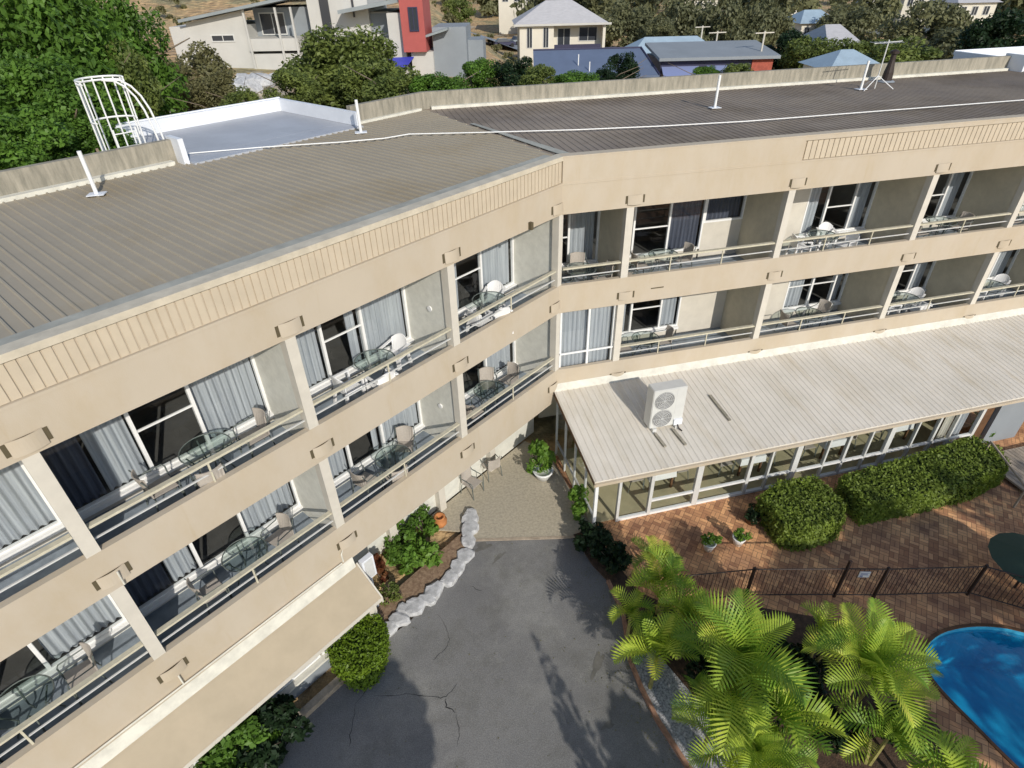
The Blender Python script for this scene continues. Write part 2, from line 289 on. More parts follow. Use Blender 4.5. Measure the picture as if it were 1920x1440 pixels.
def empty(name, loc, label, cat, group=None, rz=0):
    o = bpy.data.objects.new(name, None); COL.objects.link(o); o.location = loc; o.rotation_euler = (0, 0, rz); o.empty_display_size = .2
    return tag(o, label, cat, group)
def copytree(o, loc, rz, label, parent=None, scale=None):
    c = o.copy(); COL.objects.link(c)
    if parent: c.parent = parent
    else:
        c.location = loc; c.rotation_euler = (0, 0, rz)
        if scale: c.scale = scale if hasattr(scale, '__len__') else (scale,)*3
        c['label'] = label
    for ch in list(o.children): copytree(ch, None, None, None, c)
    return c
ID = lambda x, y, z: (x, y, z)
# ------------------------------------------------------------------ land
def sst(a, b, x): t = min(1, max(0, (x-a)/(b-a))); return t*t*(3-2*t)
def T(x, y):
    a = 1-sst(2, 24, x); r = 7.1*sst(8.5, 26, y)+0.125*max(0, min(y, 130)-48)
    z = -0.62+a*r+(1-a)*1.3*sst(20, 80, y)
    if y > 150: z += 0.05*(y-150) if y < 900 else 37.5
    if y > 12: z += 0.5*math.sin(x*.13+1)*math.sin(y*.11)*a
    if 4 < x < 16 and -18 < y < -7.5: z = -3.2
    return z
xs = sorted(set([-900, -600, -400, -280, -200, -150]+list(range(-120, 200, 4))+[220, 260, 320, 400, 550, 750, 1000]))
ys = sorted(set([-400, -200, -100, -60, -30, -20, -18.2, -17.8, -10, -7.7, -7.3]+list(range(-4, 160, 3))+[180, 210, 250, 300, 380, 500, 700, 900, 1300]))
g = MB(); nx = len(xs)
g.add([(x, y, T(x, y)) for y in ys for x in xs], [(j*nx+i, j*nx+i+1, (j+1)*nx+i+1, (j+1)*nx+i) for j in range(len(ys)-1) for i in range(nx-1)])
tag(g.build('ground', 'land', smooth=True), kind='structure')
def gpoly(name, pts, m, z, th=0.05, **k):
    return tag(MB().prism([tuple(p[:2]) for p in pts], z-th, z).build(name, m), **k)
# pool outline (kidney) first, paving around it
pool_px = [(1730, 1225), (1755, 1190), (1810, 1175), (1870, 1175), (1925, 1187)]
PO = [tuple(px(u, v)[:2]) for u, v in pool_px]+[(9.9, -10.0), (10.6, -11.2), (10.6, -12.8), (9.6, -14.0), (8.2, -14.4), (7.0, -13.6), (6.25, -12.4)]+[tuple(px(u, v)[:2]) for u, v in [(1890, 1422), (1830, 1360), (1770, 1300), (1740, 1262)]]
def smooth_poly(P, n=2):
    for _ in range(n):
        Q = []
        for i in range(len(P)):
            a, b = P[i], P[(i+1) % len(P)]; Q += [(a[0]*.75+b[0]*.25, a[1]*.75+b[1]*.25), (a[0]*.25+b[0]*.75, a[1]*.25+b[1]*.75)]
        P = Q
    return P
PO = smooth_poly(PO)
kerb_px = [(1075, 1003), (1110, 1058), (1140, 1090), (1168, 1150), (1182, 1240), (1202, 1290), (1232, 1350), (1290, 1440)]
KB = [tuple(px(u, v)[:2]) for u, v in kerb_px]+[(0.3, -11.0), (1.6, -12.8), (4.0, -16), (9, -22)]
def ring_paving():
    bm = bmesh.new(); outer = [(-0.2, -0.2), (17, -0.2), (26, -0.2), (40, -6), (40, -40), (9.2, -40), (9.2, -22), (4.2, -16), (1.9, -12.6), (1.9, -9.8), (0.9, -7.6), (0.45, -5.8), (0.15, -4.3)]
    vo = [bm.verts.new((x, y, G0)) for x, y in outer]; vi = [bm.verts.new((x, y, G0)) for x, y in PO]
    eo = [bm.edges.new((vo[i], vo[(i+1) % len(vo)])) for i in range(len(vo))]; ei = [bm.edges.new((vi[i], vi[(i+1) % len(vi)])) for i in range(len(vi))]
    bmesh.ops.triangle_fill(bm, edges=eo+ei, use_beauty=True)
    for f in bm.faces:
        if f.normal.z < 0: f.normal_flip()
    me = bpy.data.meshes.new('brick_paving'); bm.to_mesh(me); bm.free(); me.materials.append(M_['brick'])
    o = bpy.data.objects.new('brick_paving', me); COL.objects.link(o); tag(o, kind='structure')
ring_paving()
pe = empty('swimming_pool', (8, -11, G0), 'curved blue swimming pool sunk in the brick paving', 'swimming pool')
lo = lambda P: [(x-8, y+11) for x, y in P]
P2 = lo(PO); n = len(P2); sh = MB()
sh.add([(x, y, -0.0) for x, y in P2]+[(x*.93, y*.93, -1.5) for x, y in P2], [(i, (i+1) % n, n+(i+1) % n, n+i) for i in range(n)]+[tuple(range(n, 2*n))])
sh.build('pool_lining', 'poolshell', pe)
MB().add([(x, y, -0.10) for x, y in P2], [tuple(range(n))]).build('pool_water', 'water', pe, norm=False)
cp = MB()
for i in range(n):
    a = P2[i]; b = P2[(i+1) % n]; f1, f2 = 1.0, 1.035
    cp.hexa([(a[0]*f1, a[1]*f1, -.02), (b[0]*f1, b[1]*f1, -.02), (b[0]*f2+.0, b[1]*f2, -.02), (a[0]*f2, a[1]*f2, -.02), (a[0]*f1, a[1]*f1, .03), (b[0]*f1, b[1]*f1, .03), (b[0]*f2, b[1]*f2, .03), (a[0]*f2, a[1]*f2, .03)])
cp.build('coping', 'brown', pe)
# driveway
DR = [(-3.6, -2.9), (-0.4, -3.55)]+KB[1:]+[(9, -60), (-60, -60), (-60, -28), tuple(FL(24, -1.4, 0)[:2]), tuple(FL(12, -1.3, 0)[:2]), tuple(FL(8.5, -.9, 0)[:2])]
DRz = -0.53
DR = [(-3.35, -2.93), (-0.45, -3.6)]+KB[1:]+[(9, -60), (-60, -60), (-60, -28)]+[tuple(FL(24, -.9, 0)[:2]), tuple(FL(9.0, -.75, 0)[:2]), tuple(FL(7.4, -1.0, 0)[:2]), (-4.2, -4.0), (-3.6, -3.3)]
gpoly('driveway', DR, 'asphalt', DRz, kind='structure')
PAD = [(-3.35, -2.93), (-0.45, -3.6), (0.12, -3.4), (0.12, -.1), (-.1, .1), tuple(FL(0.2, 1.15, 0)[:2]), tuple(FL(5.2, 1.15, 0)[:2]), tuple(FL(4.3, -.2, 0)[:2]), (-3.2, -1.9)]
gpoly('entrance_paving', PAD, 'aggr', -0.505, kind='structure')
MB().box(ID, 0, 2.95, 0, .09, 0, .02).build('kerb_strip', 'kerb').matrix_world = Matrix.Translation((-3.35, -3.02, -0.515)) @ Matrix.Rotation(math.atan2(-.67, 2.9), 4, 'Z')
tag(bpy.data.objects['kerb_strip'], kind='structure')
BED = [tuple(FL(8.4, -.05, 0)[:2]), tuple(FL(4.3, -.05, 0)[:2]), (-3.15, -1.85), (-3.35, -2.7), (-3.75, -3.5), (-4.3, -4.15), (-5.3, -4.75), (-6.1, -5.3), tuple(FL(8.6, -.6, 0)[:2])]
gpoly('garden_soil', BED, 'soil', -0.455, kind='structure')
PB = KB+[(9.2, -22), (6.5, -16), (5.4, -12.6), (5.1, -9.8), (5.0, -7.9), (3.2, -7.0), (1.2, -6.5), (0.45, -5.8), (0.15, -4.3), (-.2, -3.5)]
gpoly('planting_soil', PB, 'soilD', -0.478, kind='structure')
PEB = [KB[4], KB[5], KB[6], KB[7], (.3, -11), (1.4, -11.6), (1.6, -10.6), (.9, -9.6), (.45, -8.4), (.1, -7.2)]
gpoly('pebble_strip', PEB, 'pebble', -0.467, kind='structure')
kb = MB()
for a, b in zip(KB[2:-1], KB[3:]):
    d = Vector((b[0]-a[0], b[1]-a[1])); L = d.length; d.normalize(); nn = Vector((-d.y, d.x))*.045
    kb.hexa([(a[0]+nn.x, a[1]+nn.y, -.55), (b[0]+nn.x, b[1]+nn.y, -.55), (b[0]-nn.x, b[1]-nn.y, -.55), (a[0]-nn.x, a[1]-nn.y, -.55),
             (a[0]+nn.x, a[1]+nn.y, -.43), (b[0]+nn.x, b[1]+nn.y, -.43), (b[0]-nn.x, b[1]-nn.y, -.43), (a[0]-nn.x, a[1]-nn.y, -.43)])
tag(kb.build('kerb', mat('kerb_bricks', (0.34, 0.19, 0.125), 0.9, noise=0.25, scale=9)), kind='structure')
# cracks and stains
def strip(pts_px, w, m, name, z=-0.524):
    P = [px(u, v, -.53) for u, v in pts_px]; Q = []
    for a, b in zip(P[:-1], P[1:]):
        for k in range(4):
            t = k/4; q = a*(1-t)+b*t; Q.append((q[0]+random.uniform(-.025, .025), q[1]+random.uniform(-.025, .025)))
    Q.append((P[-1][0], P[-1][1])); vs = []; fs = []
    for i, q in enumerate(Q):
        j = min(i+1, len(Q)-1); k = max(i-1, 0); dx, dy = Q[j][0]-Q[k][0], Q[j][1]-Q[k][1]; L = math.hypot(dx, dy)+1e-6
        ww = w*random.uniform(.35, 1.3)*(1 if 0 < i < len(Q)-1 else .2); vs += [(q[0]-dy/L*ww, q[1]+dx/L*ww, z), (q[0]+dy/L*ww, q[1]-dx/L*ww, z)]
        if i: fs.append((2*i-2, 2*i-1, 2*i+1, 2*i))
    return MB().add(vs, fs)
ck = strip([(820, 1150), (838, 1175), (843, 1200), (830, 1222), (812, 1238)], .005, 'crack', 'c')
for s_ in ([(700, 1305), (760, 1302), (815, 1308), (835, 1308), (858, 1280)], [(835, 1308), (838, 1325), (855, 1338)], [(855, 1338), (862, 1362), (858, 1400)], [(655, 1400), (660, 1360), (668, 1320), (690, 1290)], [(880, 1100), (905, 1108)]):
    ww = .011 if s_[0][0] == 835 else .006
    c2 = strip(s_, ww, 'crack', 'c'); ck.add(c2.v, c2.f)
tag(ck.build('asphalt_cracks', 'crack'), kind='structure')
def blob(c, r, z, ax=1, rot=0, k=28):
    P = []
    for i in range(k):
        t = 2*math.pi*i/k; rr = r*(1+.25*math.sin(3*t+c[0])+.15*math.sin(5*t+c[1])+random.uniform(-.06, .06)); x = rr*math.cos(t)*ax; y = rr*math.sin(t)
        P.append((c[0]+x*math.cos(rot)-y*math.sin(rot), c[1]+x*math.sin(rot)+y*math.cos(rot), z))
    return MB().add(P, [tuple(range(k))])
st = MB()
for (u, v, r, ax, ro) in ((1120, 1245, .10, 3.2, .9), (905, 1025, .14, 1.6, .2), (935, 1045, .06, 4, .6), (1140, 1360, .07, 2, .2)):
    P = px(u, v, -.53); b_ = blob((P[0], P[1]), r, -.5255, ax, ro); st.add(b_.v, b_.f)
tag(st.build('asphalt_stains', 'stain', norm=False), kind='structure')
# ------------------------------------------------------------------ the motel building
BL = empty('motel_building', (0, 0, 0), 'three storey beige motel with two angled balcony wings and a flat ribbed roof', 'building')
ZFT, ZRB, ZFB = 9.07, 8.42, 7.61
LS = [0, 4.02, 7.96, 11.9, 15.86, 19.8, 23.8]; RS = [0, 1.92, 6.79, 11.64, 15.42, 19.3, 23.15, 27]
DPL, DPR = 1.65, 1.95
LEND, REND = 23.8, 27.0
FLZ = {'top': (5.0, 5.6, 7.61), 'low': (2.2, 2.8, 4.75)}   # floor, beam top, opening head
for T_, e, w_, mt, mr in ((FL, LEND, 'left', 'roofL', 'roofL'), (FR, REND, 'right', 'roofR', 'roofR')):
    b = MB()
    b.box(T_, 0, e, 0.13, 7.6, 8.75, 9.0, mit=True)
    rs = 0.2
    s = -2.3; rh = .03 if w_ == 'left' else .016
    while s < e:
        d0 = 0.30 if s >= -.1 else max(.3, -s/.32)
        if d0 < 7.3: b.hexa([T_(s, d0, 9.0), T_(s+.05, d0, 9.0), T_(s+.05, 7.35, 9.0), T_(s, 7.35, 9.0), T_(s+.012, d0, 9.0+rh), T_(s+.038, d0, 9.0+rh), T_(s+.038, 7.35, 9.0+rh), T_(s+.012, 7.35, 9.0+rh)])
        s += rs
    b.build('roof', mt, BL)
    f = MB()
    f.box(T_, 0, e, 0.0, 0.13, 7.61, 8.36, mit=True)
    f.box(T_, 0, e, -0.012, 0.13, 8.36, 8.41, mit=True)
    if w_ == 'left':
        f.box(T_, 0.0, e, 0.05, 0.13, 8.41, 8.95, mit=True)
    else:
        f.box(T_, 0, 6.82, 0.0, 0.13, 8.41, 9.02, mit=True); f.box(T_, 6.82, e, 0.06, 0.13, 8.41, 8.92)
        f.box(T_, 6.82, e, 0.0, 0.13, 8.92, 9.02)
    f.build('fascia', 'beige', BL)
    rb = MB(); s = 0.02 if w_ == 'left' else 6.9; sp = .132 if w_ == 'left' else .17
    while s < e-.2:
        rb.box(T_, s, s+sp-.022, 0.03, .05 if w_ == 'left' else .06, 8.42, 8.93 if w_ == 'left' else 8.90); s += sp
    rb.build('fascia_panel', 'beigerib', BL)
    c = MB(); c.box(T_, 0, e, -.006, .26, 9.022 if w_ == 'right' else 8.95, 9.06, mit=True)
    c.build('roof_edge_flashing', 'flash' if w_ == 'left' else 'beige', BL)
    if w_ == 'left':
        gq = MB(); gq.box(T_, 0.2, e, .32, .75, 9.034, 9.040); 
    # beams and slabs
    for nm, z0, z1, zs in (('balcony_beam', 4.75, 5.6, 5.0), ('balcony_beam', 1.66 if w_ == 'left' else 1.95, 2.8, 2.2)):
        MB().box(T_, 0, e, 0, .13, z0, z1, mit=True).build(nm, 'beige', BL)
        MB().box(T_, 0, e, .13, 1.95 if w_ == 'right' else 1.65, zs-.2, zs, mit=True).build('balcony_floor', 'floor', BL)
        MB().box(T_, 0, e, 1.95 if w_ == 'right' else 1.65, 7.4, zs-.2, zs+.01, mit=True).build('room_floor', 'roomshade', BL)
    MB().box(T_, 0, e, .13, 7.4, 7.68, 7.8, mit=True).build('ceiling', 'cream', BL)
    MB().box(T_, 0, e, 7.42, 7.6, -.6, 8.75, mit=True).build('rear_wall', 'conc', BL)
    D = 1.65 if w_ == 'left' else 1.95
    MB().box(T_, 0, e, D+2.6, D+2.7, -.5, 7.68, mit=True).build('shaded_room_wall', 'roomshade', BL)
# end walls
for T_, e in ((FL, LEND), (FR, REND)): MB().box(T_, e, e+.2, 0, 7.6, -.6, 9.06).build('end_wall', 'beige', BL)
# hip strip where the two roofs meet
hs = MB(); hs.hexa([FR(.0, .34, 9.03), FR(.28, .34, 9.03), FR(-1.3, 4.6, 9.03), FR(-1.42, 4.6, 9.03), FR(.0, .34, 9.045), FR(.28, .34, 9.045), FR(-1.3, 4.6, 9.045), FR(-1.42, 4.6, 9.045)])
hs.build('hip_flashing', 'lichen', BL)
gr = MB(); gr.box(FL, 0.1, LEND, .26, .5, 9.033, 9.046)
gr.build('roof_edge_sheet', 'lichen', BL)
# parapets
pp = MB(); pp.box(FL, 5.95, LEND, 7.6, 7.78, 8.7, 9.54); pp.build('parapet', 'conc', BL)
pp = MB(); pp.hexa([FL(.55, 7.6, 8.7), FL(-.32*7.6, 7.6, 8.7), FL(-.32*7.78, 7.78, 8.7), FL(.55, 7.78, 8.7), FL(.55, 7.6, 9.52), FL(-.32*7.6, 7.6, 9.52), FL(-.32*7.78, 7.78, 9.52), FL(.55, 7.78, 9.52)]); pp.build('parapet', 'conc', BL)
pp = MB(); pp.box(FR, 0, 21.9, 7.6, 7.78, 8.7, 9.52, mit=True); pp.build('parapet', 'conc', BL)
gt = MB(); gt.box(FL, 6.1, LEND, 7.38, 7.598, 9.0, 9.09); gt.build('roof_gutter', 'gutter', BL)
gt = MB(); gt.box(FL, -2.2, .5, 7.46, 7.598, 9.0, 9.07); gt.build('roof_gutter', 'gutter', BL)
gt = MB(); gt.box(FR, -2.2, 21.8, 7.42, 7.598, 9.0, 9.09); gt.build('roof_gutter', 'gutter', BL)
for T_, s0 in ((FL, 5.82), (FR, 21.9)):
    q = MB(); q.box(T_, s0 if T_ is FL else s0, s0+.13, 7.2 if T_ is FL else 6.9, 7.86, 8.9, 9.6); q.build('parapet_end', 'whitecap', BL)
# rear flat roof wings
for T_, s0, s1, d1, zz in ((FL, .6, 7.6, 11.4, 9.42), (FR, 22.0, 30, 10.4, 9.44)):
    q = MB(); q.box(T_, s0, s1, 7.79, d1, 8.4, 9.045); q.box(T_, s0, 5.8 if T_ is FL else s1, 7.0 if T_ is FL else 5.5, 7.788, 8.6, 9.043); q.build('rear_flat_roof', 'silver', BL)
    q = MB(); q.box(T_, s0, s0+.14, 7.1 if T_ is FL else 7.9, d1, 9.05, zz); q.box(T_, s0+.14, s1, d1-.14, d1, 9.05, zz)
    q.box(T_, s0, s1, d1-.0+.002, d1+.06, 9.3, zz+.03); q.build('rear_parapet', 'whitecap', BL)
    MB().box(T_, s0+.1, s1-.1, 7.9, d1-.2, -.5, 8.4).build('rear_wall', 'conc', BL)
# columns, partitions, lights
def light_cover(T_, s, z, parent):
    a = MB(); a.box(T_, s-.27, s+.27, -.008, -.001, z-.12, z+.085); o = a.build('light_gap_shade', 'lightback', parent)  # dark plate paints the shaded gap behind the cover ends
    b = MB(); n_ = 8
    for i in range(n_):
        t0, t1 = -1+2*i/n_, -1+2*(i+1)/n_; f0 = lambda t: -.03-.045*(1-t*t)
        b.hexa([T_(s+.21*t0, f0(t0), z-.15), T_(s+.21*t1, f0(t1), z-.15), T_(s+.21*t1, f0(t1)+.012, z-.15), T_(s+.21*t0, f0(t0)+.012, z-.15),
                T_(s+.21*t0, f0(t0)+.015, z+.10), T_(s+.21*t1, f0(t1)+.015, z+.10), T_(s+.21*t1, f0(t1)+.027, z+.10), T_(s+.21*t0, f0(t0)+.027, z+.10)])
    b.build('light_cover', 'beige', o)
for T_, SS, D, e in ((FL, LS, DPL, LEND), (FR, RS, DPR, REND)):
    for i, s in enumerate(SS):
        if T_ is FR and i == 0: continue
        if s > e-.3: continue
        for nm in ('top', 'low'):
            z0, zb, zt = FLZ[nm]; hw = .105 if s > .1 else .09
            MB().box(T_, s-hw, s+hw, 0.004, .22, z0, zt+.05).build('column', 'cream', BL)
            if s > .1 and not (T_ is FR and nm == 'low' and i == 1):
                MB().box(T_, s-.06, s+.06, .22, D, z0, zt+.07).build('balcony_partition', 'greywall' if T_ is FL else 'olive', BL)
    lights = [(7.84, s) for s in SS if s < e-1]+[(5.06, s) for s in SS if s < e-1]+[(2.26 if T_ is FR else 2.3, s) for s in SS if s < e-1]
    for z, s in lights:
        if s == 0: s = .22 if T_ is FL else None
        if s is None: continue
        light_cover(T_, s+(.1 if T_ is FR else -.05), z, BL)
# side wall of the bend bay on the left wing upper/lower (closes the bay at the bend)
for z0, z1 in ((5.0, 7.7), (2.2, 4.85)):
    MB().box(FL, -.10, .02, .2, 1.65, z0, z1).build('balcony_partition', 'greywall', BL)
# handrails
def rails(T_, s0, s1, zb, posts, parent, single=False):
    top = MB(); top.box(T_, s0, s1, .05, .15, zb+.43, zb+.475)
    r = top.build('handrail', 'rail', parent)
    lo_ = MB(); lo_.box(T_, s0, s1, .085, .115, zb+.18, zb+.205); lo_.build('lower_rail', 'alu', r)
    for p in posts: MB().box(T_, p-.016, p+.016, .065, .09, zb-.1, zb+.43).build('rail_post', 'rail', r)
for zb in (5.6, 2.8):
    for a, b in zip(LS[:-1], LS[1:]): rails(FL, a+.11, b-.11, zb, [a+1.97], BL)
    for i, (a, b) in enumerate(zip(RS[:-1], RS[1:])):
        if i == 0:
            if zb > 5: rails(FR, a+.11, b-.11, zb, [], BL)
            continue
        rails(FR, a+.11, b-.11, zb, [3.35, 5.0] if i == 1 else [8.45, 10.1] if i == 2 else [a+1.9], BL)
# windows
def curtain(T_, s0, s1, d, z0, z1, parent, m='curtain', amp=.035, wl=.14):
    n_ = max(6, int((s1-s0)/.02)); vs = []; ph = random.uniform(0, 6)
    for i in range(n_+1):
        s = s0+(s1-s0)*i/n_; o_ = amp*math.sin(2*math.pi*s/wl+ph+.8*math.sin(s*5+ph))
        vs += [T_(s, d+o_, z0), T_(s, d+o_*.7, z1)]
    MB().add(vs, [(2*i, 2*i+2, 2*i+3, 2*i+1) for i in range(n_)]).build('curtain', m, parent, smooth=True, norm=False)
def window(T_, s0, s1, d, z0, z1, muls, trans, curts, parent, sill=True, dark=False):
    f = MB(); t = .032
    f.box(T_, s0, s0+.055, d-.04, d+.04, z0, z1); f.box(T_, s1-.055, s1, d-.04, d+.04, z0, z1)
    f.box(T_, s0+.055, s1-.055, d-.04, d+.04, z0, z0+.06); f.box(T_, s0+.055, s1-.055, d-.04, d+.04, z1-.05, z1)
    for m in muls: f.box(T_, m-t, m+t, d-.042, d+.042, z0+.06, z1-.05)
    ed = [s0+.055]+muls+[s1-.055]
    for k, tz in trans: f.box(T_, ed[k]+t*(k > 0), ed[k+1]-t*(k < len(muls)), d-.02, d+.02, tz-.018, tz+.018)
    o = f.build('window', 'white', parent)
    MB().add([T_(s0+.05, d+.002, z0+.05), T_(s1-.05, d+.002, z0+.05), T_(s1-.05, d+.002, z1-.04), T_(s0+.05, d+.002, z1-.04)], [(0, 1, 2, 3)]).build('pane', 'glass', o, norm=False)
    if sill: MB().box(T_, s0, s1, d-.13, d-.042, z0-.07, z0+.02).build('sill', 'white', o)
    for (c0, c1, *m) in curts: curtain(T_, c0, c1, d+.14, z0+.02, z1-.02, o, m[0] if m else 'curtain')
    return o
for nm in ('top', 'low'):
    z0, zb, zt = FLZ[nm]; w0 = z0+.22
    for i, s in enumerate(LS[:-1]):
        a, b = s+(.06 if i else .03), LS[i+1]-.06
        MB().box(FL, a, b, DPL-.02, DPL+.1, z0, w0).build('window_wall', 'cream' if nm == 'top' else 'greywall', BL)
        m = [s+1.40, s+2.46]
        cs = {('top', 0): [(a+.05, m[0]-.02), (m[0]+.75, m[1]-.02), (m[1]+.5, b-.1)], ('top', 1): [(a+.05, m[0]), (m[0]+.1, m[0]+.35), (m[1]+.05, b-.1)],
              ('top', 2): [(a+.05, m[0]), (m[1]+.05, m[1]+.72), (m[1]+.78, b-.1, 'curtain2')], ('top', 3): [(a+.05, m[0]), (m[1]+.1, b-.1)],
              ('low', 0): [(a+.05, m[0])], ('low', 1): [(a+.05, m[0]), (m[0]+.05, m[0]+.25), (m[1]+.05, b-.1)],
              ('low', 2): [(a+.05, m[0]), (m[1]+.05, m[1]+.55), (m[1]+.6, b-.1, 'curtain2')], ('low', 3): [(a+.05, m[0]-.1)]}.get((nm, i), [(a+.05, m[0]), (m[1]+.05, b-.1)])
        window(FL, a, b, DPL, w0, zt+.02, m, [(1, z0+1.2)], cs, BL)
    # right wing
    def wallp(a, b, z0_, z1_, mm='cream'): MB().box(FR, a, b, DPR-.03, DPR+.1, z0_, z1_).build('window_wall', mm, BL)
    w0 = z0+.32
    if nm == 'top':
        wallp(-.6, 1.86, z0, w0)
        window(FR, -.55, 1.86, DPR, w0, zt+.03, [.9], [(0, 6.2)], [(.95, 1.75)], BL)
        wallp(1.98, 5.30, z0, w0); window(FR, 1.98, 5.36, DPR, w0, zt+.03, [3.0, 4.18], [(1, 6.2)], [(4.25, 5.3, 'curtain2')], BL, sill=False)
        wallp(5.36, 6.73, z0, 6.16); window(FR, 5.36, 6.73, DPR, 6.16, zt+.03, [], [], [(5.45, 6.65, 'curtain2')], BL, sill=False)
        wallp(6.85, 9.02, z0, zt+.05); wallp(9.02, 11.58, z0, w0)
        window(FR, 9.02, 11.58, DPR, w0, zt+.03, [9.8, 10.83], [(1, 6.2)], [(9.1, 9.6), (10.9, 11.5)], BL)
    else:
        window(FR, .1, 1.82, .16, 2.25, 4.80, [1.0], [], [(.15, .98), (1.02, 1.76)], BL, sill=False)
        MB().box(FR, .1, 1.82, .075, .115, 3.26, 3.31).build('handrail', 'white', BL)
        MB().box(FR, 1.83, 1.95, .22, DPR, 2.2, 4.82).build('balcony_partition', 'olive', BL)
        wallp(1.96, 4.98, z0, w0); window(FR, 1.98, 5.02, DPR, w0, zt+.03, [3.22, 4.3], [(1, 3.4)], [(2.1, 3.1), (4.35, 4.95)], BL)
        wallp(5.02, 6.73, z0, zt+.05); wallp(6.85, 9.15, z0, zt+.05); wallp(9.15, 11.58, z0, w0)
        window(FR, 9.15, 11.58, DPR, w0, zt+.03, [10.16, 11.1], [(0, 3.4), (1, 3.4)], [(9.2, 9.95), (10.2, 10.4), (11.12, 11.5)], BL)
    for a, b in zip(RS[3:-1], RS[4:]):
        wallp(a+.06, b-.06, z0, w0)
        window(FR, a+.06, b-.06, DPR, w0, zt+.03, [a+1.7, a+2.88], [(1, z0+1.2)], [(a+.2, a+1.6), (a+2.95, b-.2)], BL)
# ground floor of the left wing
MB().box(FL, 0, 7.9, 1.2, 1.3, -.5, 0.35, mit=True).build('base_wall', 'greywall', BL)
MB().box(FL, 0, 7.9, 1.08, 1.32, .35, .41, mit=True).build('base_sill', 'white', BL)
for s0, s1 in ((.2, 2.0), (2.2, 3.9), (4.15, 6.0), (6.1, 7.8)):
    window(FL, s0, s1, 1.25, .42, 1.9, [(s0+s1)/2], [], [(s0+.1, s0+.5)], BL, sill=False)
for s in (1.95, 4.2, 6.05): MB().box(FL, s-.12, s+.12, 1.0, 1.3, -.5, 1.99).build('column', 'cream', BL)
MB().box(FR, 0, REND, 1.9, 2.0, -.5, 1.98).build('base_wall', 'olive', BL)
# porch roof on the left wing
cz0, cz1 = 1.40, .80
c = MB(); c.hexa([FL(7.85, 0, cz0-.1), FL(LEND, 0, cz0-.1), FL(LEND, -.78, cz1-.1), FL(7.85, -.78, cz1-.1), FL(7.85, -.002, cz0), FL(LEND, -.002, cz0), FL(LEND, -.78, cz1), FL(7.85, -.78, cz1)])
c.build('porch_roof', 'porch', BL)
c = MB(); c.box(FL, 7.84, LEND, -.79, -.77, cz1-.13, cz1-.012); c.hexa([FL(7.81, .0, cz0-.18), FL(7.846, .0, cz0-.18), FL(7.846, -.8, cz1-.18), FL(7.81, -.8, cz1-.18), FL(7.81, .0, cz0+.01), FL(7.846, .0, cz0+.01), FL(7.846, -.8, cz1+.01), FL(7.81, -.8, cz1+.01)])
c.build('porch_fascia', 'cream', BL)
c = MB(); c.hexa([FL(7.9, -.002, 1.43), FL(LEND, -.002, 1.43), FL(LEND, -.07, 1.40), FL(7.9, -.07, 1.40), FL(7.9, -.002, 1.70), FL(LEND, -.002, 1.70), FL(LEND, -.012, 1.70), FL(7.9, -.012, 1.70)])
c.build('porch_flashing', 'gutter', BL)
MB().tube([FL(8.2, -.05, 1.80), FL(LEND, -.05, 1.86)], .018).build('wall_conduit', 'gutter', BL)
MB().tube([FL(11.83, -.06, 1.84), FL(11.83, -.05, 2.2)], .015).build('wall_conduit', 'gutter', BL)
MB().tube([FL(11.78, -.05, 4.8), FL(11.78, -.11, 5.15)], .015).build('wall_conduit', 'gutter', BL)
MB().tube([FL(8.15, -.04, 1.80), FL(8.15, -.04, 2.05), FL(8.0, -.04, 2.3)], .018).build('wall_conduit', 'gutter', BL)
MB().box(FL, 7.9, LEND, -.45, -.35, -.55, -.05).build('base_wall', 'modgrey', BL)  # tree shade under the porch is put into this darker wall colour
MB().box(FL, 7.9, LEND, -.56, -.36, -.05, .01).build('base_sill', 'gutter', BL)
for s0, s1 in ((8.0, 9.4), (9.45, 10.9), (10.95, 12.4), (12.5, 14.0)): window(FL, s0, s1, -.38, .02, .92, [(s0+s1)/2], [], [], BL, sill=False)
MB().box(FL, 7.9, 9.3, -.60, -.42, .76, .84).build('porch_beam', 'brown', BL)
MB().box(FL, 9.3, 10.9, -1.02, -.84, -.54, -.38).build('step', 'kerb', BL)
for s in (8.0,): MB().box(FL, s-.1, s+.1, -.56, -.36, -.05, .76).build('column', 'cream', BL)
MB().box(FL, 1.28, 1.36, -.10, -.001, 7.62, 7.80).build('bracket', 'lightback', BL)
MB().tube([FL(4.09, .75, 6.35), FL(4.12, .75, 6.35)], .07, 12).build('wall_lamp', 'white', BL)
MB().tube([FL(4.09, .75, 3.5), FL(4.12, .75, 3.5)], .07, 12).build('wall_lamp', 'white', BL)
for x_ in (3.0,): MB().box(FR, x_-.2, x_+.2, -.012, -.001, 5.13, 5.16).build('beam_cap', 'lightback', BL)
# downpipe and junk at the end of the porch
MB().box(FL, 7.45, 7.78, -.14, -.01, .75, 1.45).build('electrical_box', 'whitecap', BL); MB().box(FL, 7.5, 7.73, -.155, -.141, .8, 1.4).build('box_door', 'alu', BL)
MB().tube([FL(7.60, -.07, -.45), FL(7.60, -.07, .74)], .035).build('downpipe', 'whitecap', BL)
